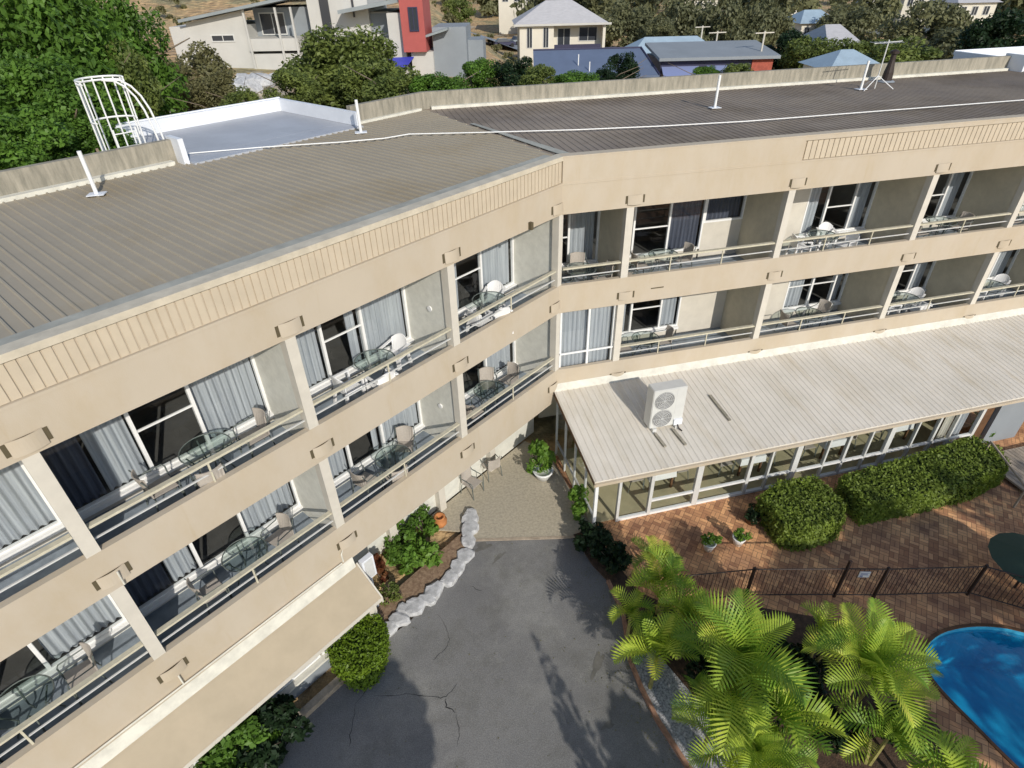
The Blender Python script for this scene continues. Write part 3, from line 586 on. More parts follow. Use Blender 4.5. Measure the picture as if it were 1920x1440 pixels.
# ------------------------------------------------------------------ glazed annex
AX = empty('glazed_annex', (0, 0, 0), 'single storey glass dining room with a pale ribbed skillion roof below the right wing', 'annex')
za, zb_, ye, xe0, xe1 = 2.13, 1.63, -3.72, -.11, 24.0
zr = lambda y: za+(zb_-za)*(y/ye)
r_ = MB(); r_.hexa([(xe0, ye, zb_-.04), (xe1, ye, zb_-.04), (xe1, -.02, za-.04), (xe0, -.02, za-.04), (xe0, ye, zb_), (xe1, ye, zb_), (xe1, -.02, za), (xe0, -.02, za)])
s = xe0+.02
while s < xe1-.1:
    r_.hexa([(s, ye, zb_+.0), (s+.075, ye, zb_), (s+.075, -.12, zr(-.12)), (s, -.12, zr(-.12)), (s+.025, ye, zb_+.02), (s+.05, ye, zb_+.02), (s+.05, -.12, zr(-.12)+.02), (s+.025, -.12, zr(-.12)+.02)]); s += .19
r_.build('roof', 'annex', AX)
MB().hexa([(xe0, -.16, 2.10), (xe1, -.16, 2.10), (xe1, -.005, 2.20), (xe0, -.005, 2.20), (xe0, -.16, 2.15), (xe1, -.16, 2.15), (xe1, -.005, 2.30), (xe0, -.005, 2.30)]).build('roof_flashing', 'gutter', AX)
fb = MB(); fb.box(ID, xe0, xe1, ye+.005, ye+.035, zb_-.21, zb_-.045); fb.box(ID, xe0, xe1, ye-.06, ye+.0, zb_-.06, zb_-.045)
fb.build('fascia', 'beige', AX)
MB().hexa([(xe0+.01, ye+.04, zb_-.2), (xe0+.04, ye+.04, zb_-.2), (xe0+.04, -.02, za-.2), (xe0+.01, -.02, za-.2), (xe0+.01, ye+.04, zb_-.045), (xe0+.04, ye+.04, zb_-.045), (xe0+.04, -.02, za-.045), (xe0+.01, -.02, za-.045)]).build('side_fascia', 'brown', AX)
MB().box(ID, .05, 13.3, -3.3, -.0, -.499, -.46).build('floor', mat('annex_floor', (0.42, 0.38, 0.24), 0.6, noise=.08, scale=2), AX)
yg = -3.35
th = {0.83: .04, 1.82: .05, 3.30: .09, 4.98: .05, 5.65: .03, 6.55: .09, 7.6: .03, 8.3: .04, 9.1: .03, 9.85: .09, 10.8: .03, 11.6: .04, 12.3: .03, 13.25: .06}
for x, h in th.items(): MB().box(ID, x-h, x+h, yg-.05, yg+.05, -.5, zr(yg)-.06).build('mullion', 'alu', AX)
rl = MB()
xk = sorted(th)
for a, b in zip(xk[:-1], xk[1:]):
    rl.box(ID, a+th[a], b-th[b], yg-.05, yg+.05, -.5, -.42)
    if a > 6 or a < 1: continue
    rl.box(ID, a+th[a], b-th[b], yg-.04, yg+.04, .02, .08)
rl.box(ID, 6.64, 13.19, yg-.045, yg+.045, .0, .06)
rl.build('glazing_rail', 'white', AX)
for a, b in zip(xk[:-1], xk[1:]):
    MB().add([(a, yg, -.45), (b, yg, -.45), (b, yg, 1.55), (a, yg, 1.55)], [(0, 1, 2, 3)]).build('pane', 'glass', AX, norm=False)
MB().box(ID, -.06, .03, -3.70, -3.61, -.5, 1.45).build('post', 'white', AX)
for y in (-2.75, -1.85, -.95, -.08): MB().box(ID, .0, .06, y-.03, y+.03, -.5, zr(y)-.05).build('mullion', 'alu', AX)
MB().box(ID, 0, .06, -3.6, -.1, .05, .1).build('glazing_rail', 'alu', AX)
MB().add([(.03, -3.6, -.45), (.03, -.05, -.45), (.03, -.05, 2.0), (.03, -3.6, 1.55)], [(0, 1, 2, 3)]).build('pane', 'glass', AX, norm=False)
for x0, x1, m in ((12.0, 12.35, 'cream'), (12.5, 12.95, 'curtain')): curtain(ID, x0, x1, yg+.15, -.45, 1.5, AX, m)
MB().box(ID, 13.31, 13.8, -3.30, -3.22, -.5, 1.6).build('timber_screen', 'brown', AX)
MB().box(ID, 13.85, 15.25, -3.42, -3.25, -.5, 1.42).build('end_wall', 'modgrey', AX)
MB().box(ID, 15.3, 24, -1.2, -1.1, -.5, 1.9).build('rear_wall', 'dark', AX)  # near-black sheet stands in for the shade under the open annex end
for x in (18.5, 22): MB().box(ID, x-.05, x+.05, -3.6, -3.5, -.5, 1.4).build('post', 'timber', AX)
# roof battens under the condenser
for i, (u0, v0, u1, v1) in enumerate(((1228, 812, 1247, 840), (1262, 805, 1285, 836), (1330, 748, 1368, 790))):
    a = px(u0, v0, 1.85); b = px(u1, v1, 1.72 if i < 2 else 1.8); a = (a[0], a[1], zr(a[1])); b = (b[0], b[1], zr(b[1]))
    o = MB().hexa([(a[0]-.04, a[1], a[2]+.03), (a[0]+.04, a[1], a[2]+.03), (b[0]+.04, b[1], b[2]+.03), (b[0]-.04, b[1], b[2]+.03), (a[0]-.04, a[1], a[2]+.075), (a[0]+.04, a[1], a[2]+.075), (b[0]+.04, b[1], b[2]+.075), (b[0]-.04, b[1], b[2]+.075)]).build('roof_batten', 'conc', AX)
# condenser
AC = empty('air_conditioner', (2.02, -2.4, zr(-2.4)+.07), 'white twin fan air conditioner standing on the pale ribbed roof', 'air conditioner')
w_, d_, h_ = 1.02, .40, 1.38
MB().box(ID, 0, w_, 0, d_, .06, h_).build('casing', mat('condenser_paint', (0.60, 0.60, 0.575), 0.5, noise=0.04, scale=3), AC, bevel=.018)
for x in (.1, .8): MB().box(ID, x, x+.12, -.05, d_+.05, -.06, .058).build('foot', 'alu', AC)
for z in (.38, 1.0):
    g_ = MB(); c0 = (.36, z)
    for r0 in (.29, .24, .19, .14, .09, .04):
        g_.tube([(c0[0]+r0*math.cos(t*math.pi/12), -.02, c0[1]+r0*math.sin(t*math.pi/12)) for t in range(24)], .006, 4, closed=True)
    for t in range(8): g_.tube([(c0[0], -.022, c0[1]), (c0[0]+.3*math.cos(t*math.pi/4), -.022, c0[1]+.3*math.sin(t*math.pi/4))], .005, 4)
    gg = g_.build('fan_grille', 'alu', AC)
    k = 28; MB().add([(c0[0]+.30*math.cos(2*math.pi*i/k), -.006, c0[1]+.30*math.sin(2*math.pi*i/k)) for i in range(k)], [tuple(range(k))]).build('fan_recess', mat('fan_recess', (.25, .25, .25), .7), gg, norm=False)
MB().box(ID, .72, .725, -.004, 0, .1, 1.34).build('panel_seam', 'alu', AC)
MB().box(ID, .74, 1.0, -.05, .0, .08, .28).build('service_cover', 'whitecap', AC)
MB().tube([(.86, -.03, .1), (.88, -.12, .0), (.95, -.2, -.05)], .02).build('refrigerant_pipe', 'fence', AC)
# ------------------------------------------------------------------ roof furniture
for i, (P, h, lab) in enumerate((((-10.39, .28), .92, 'white roof safety post nearest the left end of the ribbed roof'), ((-4.66, 4.5), .9, 'white roof safety post beside the silver flat roof'),
                             ((6.57, 4.32), .98, 'white roof safety post in the middle of the dark right roof'), ((13.15, 5.6), .95, 'white roof safety post beside the dark vent and aerial'))):
    e_ = empty('roof_post', (P[0], P[1], 9.0), lab, 'roof post', 'white safety posts on the roof')
    MB().disc((0, 0), .042, .05, h).build('pole', 'white', e_); MB().box(ID, -.17, .17, -.13, .13, .034, .05).build('base_plate', 'whitecap', e_)
pl = [px(u, v, 9.08) for u, v in [(345, 288), (500, 275), (640, 266), (720, 259), (767, 251), (900, 248), (1080, 243), (1240, 236), (1400, 227), (1660, 207), (1920, 187)]]+[np.array([22.5, 1.6, 9.08])]
cb = MB().tube([(p[0], p[1], 9.075) for p in pl], .015, 8); tag(cb.build('roof_cable', 'white'), 'long white conduit running across the ribbed roof from wing to wing', 'conduit')
# ladder cage
LC = empty('ladder_cage', FL(6.75, 7.95, 9.0), 'white hooped ladder cage rising behind the parapet at the left', 'ladder')
def lp(s, d, z): q = FL(s, d, z); o = FL(6.75, 7.95, 9.0); return (q[0]-o[0], q[1]-o[1], q[2]-o[2])
hoopc = (6.78, 8.35); 
def hoop(z, t0=-1.25, t1=1.25, k=14, r=.46):
    return [lp(hoopc[0]+r*math.sin(t0*math.pi*.5+(t1-t0)*math.pi*.5*i/k)*1.05, hoopc[1]-.02+r*math.cos(t0*math.pi*.5+(t1-t0)*math.pi*.5*i/k), z) for i in range(k+1)]
for z in (9.25, 10.05, 10.86, 10.93):
    MB().tube(hoop(z), .022, 6).build('hoop', 'white', LC)
for i in range(9):
    t = (-1.2+2.4*i/8)*math.pi*.5; MB().tube([lp(hoopc[0]+.48*math.sin(t), hoopc[1]+.46*math.cos(t)-.02, z) for z in (8.4, 10.93)], .019, 6).build('cage_bar', 'white', LC)
for s in (6.52, 7.02):
    MB().tube([lp(s, 7.95, 8.4), lp(s, 7.95, 9.9)], .024, 6).build('stile', 'white', LC)
for z in (8.6, 8.9, 9.2, 9.5, 9.8): MB().tube([lp(6.52, 7.95, z), lp(7.02, 7.95, z)], .014, 6).build('rung', 'white', LC)
for s, q in ((6.27, 5.98), (6.40, 6.12)):
    P_ = [lp(s+.35, 8.3, 10.9), lp(s+.12, 8.22, 10.86), lp(s-.05, 8.15, 10.72), lp(s-.17, 8.08, 10.5), lp(s-.24, 8.0, 10.2), lp(s-.28, 7.95, 9.8), lp(s-.30, 7.93, 9.45), lp(s-.32, 7.9, 9.05)]
    MB().tube(P_, .024, 6).build('grab_rail', 'white', LC)
# aerial and vent on the right roof
P0 = px(1628, 168, 9.0)
an = empty('roof_aerial', (P0[0], P0[1], 9.0), 'thin grey television aerial on a splayed stand on the right roof', 'aerial')
tp = pd(1660, 92, math.hypot(P0[0]-CP[0], P0[1]-CP[1])+.3); hz = 1.55
MB().tube([(.35, .1, 0), (.38, .12, hz)], .022, 6).build('mast', 'alu', an)
for q in ((-.45, -.3), (.75, -.35), (.4, .7)): MB().tube([(q[0], q[1], .02), (.36, .11, .42)], .016, 6).build('stand_leg', 'white', an)
MB().tube([(-.2, .12, hz-.1), (.95, .12, hz-.06)], .014, 6).build('boom', 'alu', an)
for k in range(6): MB().tube([(-.1+k*.18, -.22+.02*k, hz-.08), (-.1+k*.18, .46-.02*k, hz-.08)], .009, 5).build('element', 'alu', an)
P0 = px(1660, 155, 9.0)
vn = empty('roof_vent', (P0[0]+.1, P0[1]+.1, 9.0), 'dark tapered vent pipe standing on the right roof edge', 'vent')
MB().lathe([(.0, 0), (.2, 0), (.17, .35), (.1, .75), (.09, .95), (.16, .97), (.16, 1.05), (0, 1.12)], 14).build('pipe', 'fence', vn); MB().lathe([(0, .02), (.32, .02), (.24, .07), (0, .08)], 14).build('base_collar', 'modgrey', vn)
# ------------------------------------------------------------------ chairs and tables
def frame_chair(kind):
    white = kind == 'white'
    t = empty('balcony_chair', (0, 0, -50), kind, 'chair')
    m1 = 'plastic' if white else 'sling'; m2 = 'plastic' if white else 'green'
    st_ = MB().hexa([(-.23, -.22, .40), (.23, -.22, .40), (.21, .22, .38), (-.21, .22, .38), (-.23, -.22, .43), (.23, -.22, .43), (.21, .22, .41), (-.21, .22, .41)])
    st_.build('seat', m1, t, bevel=.008)
    bk = MB(); n_ = 7
    for i in range(n_):
        x0, x1 = -.22+.44*i/n_, -.22+.44*(i+1)/n_; f = lambda x: .30-.25*(x/.22)**2*.35
        top = lambda x: .84-.10*(x/.22)**2 if white else .86
        if white and i in (1, 3, 5): pass
        bk.hexa([(x0, .20, .42), (x1, .20, .42), (x1, .225, .42), (x0, .225, .42), (x0, f(x0), top(x0)), (x1, f(x1), top(x1)), (x1, f(x1)+.022, top(x1)), (x0, f(x0)+.022, top(x0))])
    bk.build('backrest', m1, t)
    for sx in (-1, 1):
        for y0, y1 in ((-.2, -.25), (.2, .27)):
            if white: MB().hexa([(sx*.24-.03, y1-.02, 0), (sx*.24+.03, y1-.02, 0), (sx*.24+.03, y1+.03, 0), (sx*.24-.03, y1+.03, 0), (sx*.21-.035, y0-.02, .41), (sx*.21+.035, y0-.02, .41), (sx*.21+.035, y0+.03, .41), (sx*.21-.035, y0+.03, .41)]).build('leg', m2, t)
            else: MB().tube([(sx*.25, y1, 0), (sx*.24, y0, .41)], .014, 6).build('leg', m2, t)
        if white: MB().hexa([(sx*.26-.03, -.23, .62), (sx*.26+.03, -.23, .62), (sx*.25+.03, .27, .64), (sx*.25-.03, .27, .64), (sx*.26-.03, -.23, .65), (sx*.26+.03, -.23, .65), (sx*.25+.03, .27, .67), (sx*.25-.03, .27, .67)]).build('armrest', m1, t)
        else: MB().tube([(sx*.25, -.24, .0), (sx*.265, -.24, .58), (sx*.265, -.2, .64), (sx*.26, .2, .65), (sx*.24, .28, .86)], .014, 6).build('armrest', m2, t)
        if white: MB().hexa([(sx*.26-.025, -.23, .0), (sx*.26+.025, -.23, 0), (sx*.26+.025, -.19, 0), (sx*.26-.025, -.19, 0), (sx*.26-.025, -.23, .62), (sx*.26+.025, -.23, .62), (sx*.26+.025, -.19, .62), (sx*.26-.025, -.19, .62)]).build('arm_post', m2, t)
    return t
CH = {'white': frame_chair('white'), 'taupe': frame_chair('taupe')}
def mk_table():
    t = empty('balcony_table', (0, 0, -50), 'x', 'table')
    MB().add([(.45*math.cos(i*math.pi/14), .45*math.sin(i*math.pi/14), .714) for i in range(28)], [tuple(range(28))]).build('tabletop', 'tableglass', t, norm=False)
    MB().tube([(.45*math.cos(i*math.pi/14), .45*math.sin(i*math.pi/14), .708) for i in range(28)], .014, 6, closed=True).build('rim', 'green', t)
    for k in range(4):
        a = k*math.pi/2+.6; MB().tube([(.36*math.cos(a), .36*math.sin(a), 0), (.2*math.cos(a), .2*math.sin(a), .36), (.36*math.cos(a), .36*math.sin(a), .70)], .014, 6).build('leg', 'green', t)
    return t
TB = mk_table(); used = set()
def inst(proto, key, loc, rz, label, group=None):
    if key in used: o = copytree(proto, loc, rz, label)
    else: used.add(key); o = proto; o.location = loc; o.rotation_euler = (0, 0, rz); o['label'] = label
    if group: o['group'] = group
    return o
ordn = ['bend', 'second', 'third', 'fourth', 'fifth', 'sixth']
def baydesc(wing, fl, i): return f"{'upper' if fl == 'top' else 'lower'} balcony, {ordn[i]} bay of the {wing} wing"
# (wing, floor, bay index, kind, table s,d ; chairs [(s,d,angle,where)])
SETS = [('left', 'top', 0, 'white', (1.95, .85), [(2.6, .62, 100, 'left'), (1.45, 1.15, -60, 'right'), (2.15, .36, 160, 'rail side')]),
        ('left', 'top', 1, 'white', (5.75, .88), [(6.55, .85, 90, 'left'), (5.05, 1.05, -75, 'right'), (6.0, .38, 175, 'rail side')]),
        ('left', 'top', 2, 'taupe', (9.65, .92), [(10.55, .95, 90, 'left'), (8.75, .95, -90, 'right'), (9.9, .38, 170, 'rail side')]),
        ('left', 'low', 0, 'taupe', (2.15, .82), [(2.95, .75, 90, 'left'), (1.7, 1.3, -40, 'right'), (1.1, 1.0, -90, 'wall side')]),
        ('left', 'low', 1, 'taupe', (5.8, .75), [(6.6, .9, 100, 'left'), (5.15, 1.12, -50, 'right'), (6.05, .4, 170, 'rail side')]),
        ('left', 'low', 2, 'taupe', (9.75, .85), [(10.6, .82, 90, 'left'), (8.95, .95, -80, 'right')]),
        ('left', 'low', 3, 'taupe', (13.75, .9), [(12.95, .95, -90, 'right'), (14.6, .8, 90, 'left')]),
        ('right', 'top', 0, 'taupe', (.85, .7), [(1.0, 1.25, 10, 'wall side'), (1.45, .5, 90, 'rail side')]),
        ('right', 'top', 1, 'taupe', (3.6, .95), [(2.9, 1.0, -90, 'left'), (4.3, 1.1, 80, 'right'), (2.2, .55, -60, 'column side')]),
        ('right', 'top', 2, 'white', (9.1, .95), [(8.35, .95, -80, 'left'), (9.6, 1.35, 20, 'wall side'), (9.75, .6, 80, 'rail side')]),
        ('right', 'top', 3, 'taupe', (13.6, .9), [(12.8, .9, -90, 'left'), (14.4, .9, 90, 'right')]),
        ('right', 'low', 1, 'taupe', (3.3, .85), [(2.6, .95, -90, 'left'), (4.0, 1.0, 90, 'right')]),
        ('right', 'low', 2, 'taupe', (9.4, .85), [(8.7, .9, -90, 'left'), (10.1, 1.15, 70, 'right')]),
        ('right', 'low', 3, 'white', (13.4, .9), [(12.75, .85, -90, 'left'), (14.0, 1.1, 60, 'right'), (13.6, .45, 175, 'rail side')]),
        ('right', 'low', 4, 'white', (17.2, .9), [(16.5, .9, -90, 'left'), (17.9, 1.15, 60, 'right')]),
        ('right', 'top', 4, 'taupe', (17.3, .9), [(16.6, .9, -90, 'left'), (18.0, .9, 90, 'right')])]
for wing, fl, bi, kind, (ts, td), chs in SETS:
    T_ = FL if wing == 'left' else FR; zf = FLZ[fl][0]; base = math.atan2(-sa, -ca)+math.pi if wing == 'left' else 0
    inst(TB, 'table', T_(ts, td, zf), 0, f"round glass topped table on the {baydesc(wing, fl, bi)}", 'round glass balcony tables')
    for s, d, a, wh in chs:
        rz = (base-R(a) if wing == 'right' else base+R(a))
        inst(CH[kind], kind, T_(s, d, zf), rz, f"{kind} {'plastic' if kind == 'white' else 'sling'} chair, {wh}, {baydesc(wing, fl, bi)}", f"{kind} balcony chairs")
# a pair of taupe chairs and a table on the shaded paving below the left wing
for (u, v, a, wh) in ((885, 905, 40, 'nearer the column'), (920, 872, 200, 'farther from the column')):
    P = px(u, v, -.1); inst(CH['taupe'], 'taupe', (P[0], P[1], -.505), R(a), f"taupe chair on the ground under the left wing, {wh}", 'chairs on the entrance paving')
# dining furniture seen through the annex glass
for i, (x, y) in enumerate(((2.6, -2.2), (5.6, -2.3), (8.6, -2.3), (11.2, -2.2))):
    e_ = empty('dining_table', (x, y, -.46), f"{['first', 'second', 'third', 'fourth'][i]} white clothed dining table from the left inside the glass annex", 'table', 'dining tables inside the annex')
    MB().box(ID, -.42, .42, -.42, .42, .70, .73).build('tabletop', 'timber', e_)
    MB().hexa([(-.45, -.45, .5), (.45, -.45, .5), (.45, .45, .5), (-.45, .45, .5), (-.43, -.43, .742), (.43, -.43, .742), (.43, .43, .742), (-.43, .43, .742)]).build('cloth', 'white', e_)
    for q in ((-.36, -.36), (.36, -.36), (.36, .36), (-.36, .36)): MB().box(ID, q[0]-.03, q[0]+.03, q[1]-.03, q[1]+.03, 0, .5).build('leg', 'brown', e_)
    for k, (dx, a) in enumerate(((-.75, -90), (.75, 90))):
        inst(CH['taupe'], 'taupe', (x+dx, y, -.46), R(-a), f"taupe dining chair {['left', 'right'][k]} of the {['first', 'second', 'third', 'fourth'][i]} annex table", 'chairs inside the annex')
# ------------------------------------------------------------------ courtyard: fence, pots, hedges, rocks
FP = [(1.2, -6.35), (3.02, -6.63), (5.20, -7.20), (6.15, -7.47), (8.49, -8.02), (9.6, -8.9), (11.2, -9.9), (13.5, -10.6)]
FE = empty('pool_fence', (3.02, -6.63, G0), 'dark metal railing fence between the paving and the pool', 'fence')
lf = lambda P, z: (P[0]-3.02, P[1]+6.63, z)
for i, P in enumerate(FP):
    MB().box(ID, lf(P, 0)[0]-.03, lf(P, 0)[0]+.03, lf(P, 0)[1]-.03, lf(P, 0)[1]+.03, 0, 1.42 if i == 2 else 1.18).build('post', 'fence', FE)
for a, b in zip(FP[:-1], FP[1:]):
    p = MB(); L = math.hypot(b[0]-a[0], b[1]-a[1]); n_ = int(L/.10)
    for z in (.1, 1.12): p.tube([lf(a, z), lf(b, z)], .018, 6)
    for k in range(1, n_):
        q = (a[0]+(b[0]-a[0])*k/n_, a[1]+(b[1]-a[1])*k/n_); p.tube([lf(q, .1), lf(q, 1.12)], .008, 4)
    p.build('railing_panel', 'fence', FE)
sg = MB().box(ID, -.13, .13, -.01, .01, 0, .2).build('pool_sign', 'white'); sg.location = (5.62, -7.36, .36); sg.rotation_euler = (0, 0, math.atan2(-.27, .95)); tag(sg, 'small white safety notice hanging on the dark pool fence', 'sign')
s2 = MB()
for k, (x0, x1, z) in enumerate(((-.1, .1, .15), (-.1, .07, .12), (-.1, .09, .09))): s2.box(ID, x0, x1, -.013, -.0101, z, z+.014)
s2.box(ID, -.1, -.03, -.013, -.0101, .02, .07)
s2.build('sign_print', 'bluewall', sg)
def leaves(n, R3, size, seed, shell=.55, nclump=26, aspect=.55, zs=1, flat=0.0, norm_out=.6):
    rng = np.random.default_rng(seed); c = rng.normal(size=(nclump, 3)); c /= np.linalg.norm(c, axis=1)[:, None]
    rad = rng.uniform(shell, .92, nclump)[:, None]; c = c*rad; cr = rng.uniform(.22, .42, nclump)
    idx = rng.integers(0, nclump, n); d = rng.normal(size=(n, 3)); d /= np.linalg.norm(d, axis=1)[:, None]
    r_ = rng.uniform(.35, 1, n)[:, None]**.6; P = c[idx]+d*r_*cr[idx][:, None]
    P *= np.array(R3)[None]
    nrm = d*norm_out+rng.normal(size=(n, 3))*.6; nrm[:, 2] += .35; nrm /= np.linalg.norm(nrm, axis=1)[:, None]
    t = np.cross(nrm, rng.normal(size=(n, 3))); t /= np.linalg.norm(t, axis=1)[:, None]; b = np.cross(nrm, t)
    L = size*rng.uniform(.6, 1.4, n)[:, None]; W = L*aspect
    V = np.empty((n, 4, 3)); V[:, 0] = P-t*L*.5; V[:, 1] = P+b*W*.5; V[:, 2] = P+t*L*.5; V[:, 3] = P-b*W*.5
    V[:, 2, 2] -= size*.15
    return V.reshape(-1, 3)
def leafmesh(name, V, m):
    n = len(V)//4; me = bpy.data.meshes.new(name); me.vertices.add(len(V)); me.vertices.foreach_set('co', V.astype(np.float32).ravel())
    me.loops.add(4*n); me.loops.foreach_set('vertex_index', np.arange(4*n, dtype=np.int32)); me.polygons.add(n)
    me.polygons.foreach_set('loop_start', np.arange(0, 4*n, 4, dtype=np.int32)); me.polygons.foreach_set('loop_total', np.full(n, 4, dtype=np.int32))
    me.update(calc_edges=True); me.materials.append(M_[m]); return me
def obj(name, me, parent=None, loc=(0, 0, 0)):
    o = bpy.data.objects.new(name, me); COL.objects.link(o); o.location = loc
    if parent: o.parent = parent
    return o
def trunk(h, r, seed, limbs=6, spread=.6, name='trunk', m='bark', parent=None, cz=0):
    rn = random.Random(seed); t = MB(); P = [(0, 0, -1.0)]; x = y = 0
    for k in range(1, 6): x += rn.uniform(-.04, .04)*h; y += rn.uniform(-.04, .04)*h; P.append((x, y, h*k/5))
    t.tube(P, r, 8, r*.45)
    for k in range(limbs):
        a = k*2.4+rn.uniform(0, 1); z0 = h*rn.uniform(.45, .95); L = h*spread*rn.uniform(.6, 1)
        t.tube([(x*z0/h, y*z0/h, z0), (x+L*.5*math.cos(a), y+L*.5*math.sin(a), z0+L*.35), (x+L*math.cos(a), y+L*math.sin(a), z0+L*.55)], r*.4, 5, r*.1)
    return t.build(name, m, parent, smooth=True)
# clipped hedges: leaf shells over a boxy core
def hedge_mesh(poly, z0, z1, n, size, seed, m, name='foliage'):
    rng = np.random.default_rng(seed); P = np.array(poly); c = P.mean(0); out = []
    A = np.roll(P, -1, 0); seg = np.linalg.norm(A-P, axis=1); per = seg.sum(); area = 0.5*abs(np.dot(P[:, 0], A[:, 1])-np.dot(P[:, 1], A[:, 0]))
    nt_ = int(n*area/(area+per*(z1-z0))); pts = []; nr = []
    while len(pts) < nt_:
        q = rng.uniform(P.min(0), P.max(0)); ins = False
        for a, b in zip(P, A):
            if (a[1] > q[1]) != (b[1] > q[1]) and q[0] < (b[0]-a[0])*(q[1]-a[1])/(b[1]-a[1])+a[0]: ins = not ins
        if ins: pts.append((*q, z1+rng.normal()*.045-.03+.03*math.sin(q[0]*2.1)*math.sin(q[1]*2.6)+(rng.uniform()<.03)*rng.uniform(0, .14))); nr.append((0, 0, 1))
    while len(pts) < n:
        i = rng.choice(len(P), p=seg/per); t = rng.uniform(); q = P[i]*(1-t)+A[i]*t; o_ = q-c; o_ = o_/np.linalg.norm(o_)
        zz = rng.uniform(z0, z1); q = q+o_*(rng.normal()*.04-.03*((zz-z0)/(z1-z0))**5); pts.append((*q, zz)); nr.append((*o_, .3))
    pts = np.array(pts); nr = np.array(nr)+rng.normal(size=(n, 3))*.55; nr /= np.linalg.norm(nr, axis=1)[:, None]
    t = np.cross(nr, rng.normal(size=(n, 3))); t /= np.linalg.norm(t, axis=1)[:, None]; b = np.cross(nr, t); L = size*rng.uniform(.6, 1.4, n)[:, None]
    V = np.empty((n, 4, 3)); V[:, 0] = pts-t*L*.5; V[:, 1] = pts+b*L*.3; V[:, 2] = pts+t*L*.5; V[:, 3] = pts-b*L*.3
    return leafmesh(name, V.reshape(-1, 3), m)
def hedge(poly, z1, n, size, seed, m, label, name='hedge'):
    cx, cy = np.mean(poly, axis=0); lp_ = [(x-cx, y-cy) for x, y in poly]
    e_ = empty(name, (cx, cy, G0), label, 'hedge'); core = [(x*.95, y*.95) for x, y in lp_]
    MB().prism(core, 0, z1-G0-.1).build('branches', 'leafD', e_)
    obj('foliage', hedge_mesh(lp_, 0.02, z1-G0, n, size, seed, m), e_)
H1 = (lambda P, n: P)([(4.75, -4.3), (5.6, -3.95), (6.75, -4.05), (6.85, -5.2), (6.4, -5.7), (5.2, -5.8), (4.75, -5.5)], 1)
hedge([(x+.05, y+.05) for x, y in H1], .38, 9000, .085, 1, 'hedge', 'square clipped green hedge block standing alone in front of the annex')
H2 = [(7.5, -4.2), (10, -4.0), (12.7, -3.75), (13.1, -4.3), (12.7, -5.1), (11.3, -5.4), (9, -5.42), (7.45, -5.35)]
hedge(H2, .38, 16000, .085, 2, 'hedge', 'long clipped green hedge running along the front of the annex')
H3 = smooth_poly([(-7.45, -5.5), (-6.9, -6.5), (-6.4, -6.6), (-6.02, -6.0), (-5.95, -5.25), (-6.5, -4.95)], 1)
hedge(H3, .15, 6000, .07, 3, 'lawn', 'low lime green clipped bush at the driveway edge beside the porch roof')
# flat white rocks
rk_px = [(882, 968), (880, 990), (878, 1012), (872, 1040), (858, 1062), (843, 1083), (813, 1107), (800, 1122), (778, 1136), (748, 1160), (722, 1184), (758, 1140)]
for i, (u, v) in enumerate(rk_px):
    P = px(u, v, -.42); rn = random.Random(i+5); bm = bmesh.new(); bmesh.ops.create_icosphere(bm, subdivisions=2, radius=1)
    sx, sy, sz = rn.uniform(.25, .36), rn.uniform(.19, .27), rn.uniform(.09, .13)
    if i in (7, 11): sx *= .7
    for vv in bm.verts:
        f = 1+.22*math.sin(vv.co.x*3.1+i)*math.cos(vv.co.y*2.7+i*2)+rn.uniform(-.07, .07); vv.co = Vector((vv.co.x*sx*f, vv.co.y*sy*f, max(-.08, min(sz*.75, vv.co.z*sz*1.3*f))))
    me = bpy.data.meshes.new('edging_rock'); bm.to_mesh(me); bm.free(); me.materials.append(M_['stone']); o = obj('edging_rock', me, None, (P[0], P[1], -.46)); o.rotation_euler = (0, 0, [1.2, 1.3, 1.5, 1.2, .9, .7, .5, .6, .5, .4, .4, 1][i])
    tag(o, f"flat white edging rock, number {i+1} counting from the paving down", 'rock', 'white rocks edging the garden bed')
    o['label'] = f"flat white rock edging the garden bed, {['first', 'second', 'third', 'fourth', 'fifth', 'sixth', 'seventh', 'eighth', 'ninth', 'tenth', 'last', 'inner'][i]} from the entrance paving"
# pots
def potted(P, label, m='stone', r=.17, seed=1, leaf='leafE', h=.3):
    e_ = empty('potted_plant', (P[0], P[1], -.5), label, 'potted plant')
    MB().lathe([(0, 0), (r*.65, 0), (r*.95, h*.7), (r*1.05, h*.85), (r*1.12, h), (r*.9, h), (r*.85, h*.85), (0, h*.85)], 16).build('pot', m, e_, smooth=True)
    obj('plant', leafmesh('plant', leaves(420, (r*1.5, r*1.5, r*1.2), .09, seed, shell=.3, nclump=9), leaf), e_, (0, 0, h+.14))
potted(px(1328, 1028, -.45), 'small green plant in the left of two white pots on the brick paving', 'white', seed=3)
potted(px(1383, 1018, -.45), 'small green plant in the right of two white pots on the brick paving', 'white', seed=4)
potted(px(1410, 975, -.4), 'dark round pot of foliage beside the square hedge', 'brown', seed=5, leaf='leafD', r=.22, h=.25)
potted(px(1018, 893, -.45), 'broad leafy plant in a white pot by the annex side wall', 'white', seed=6, leaf='leafE', r=.3, h=.32)
tc_ = empty('terracotta_pot', tuple(px(826, 985, -.4)), 'orange terracotta urn at the top of the garden bed', 'pot')
MB().lathe([(0, 0), (.12, 0), (.2, .12), (.21, .24), (.13, .34), (.17, .38), (.11, .38), (.1, .3), (0, .3)], 18).build('urn_body', 'terra', tc_, smooth=True)
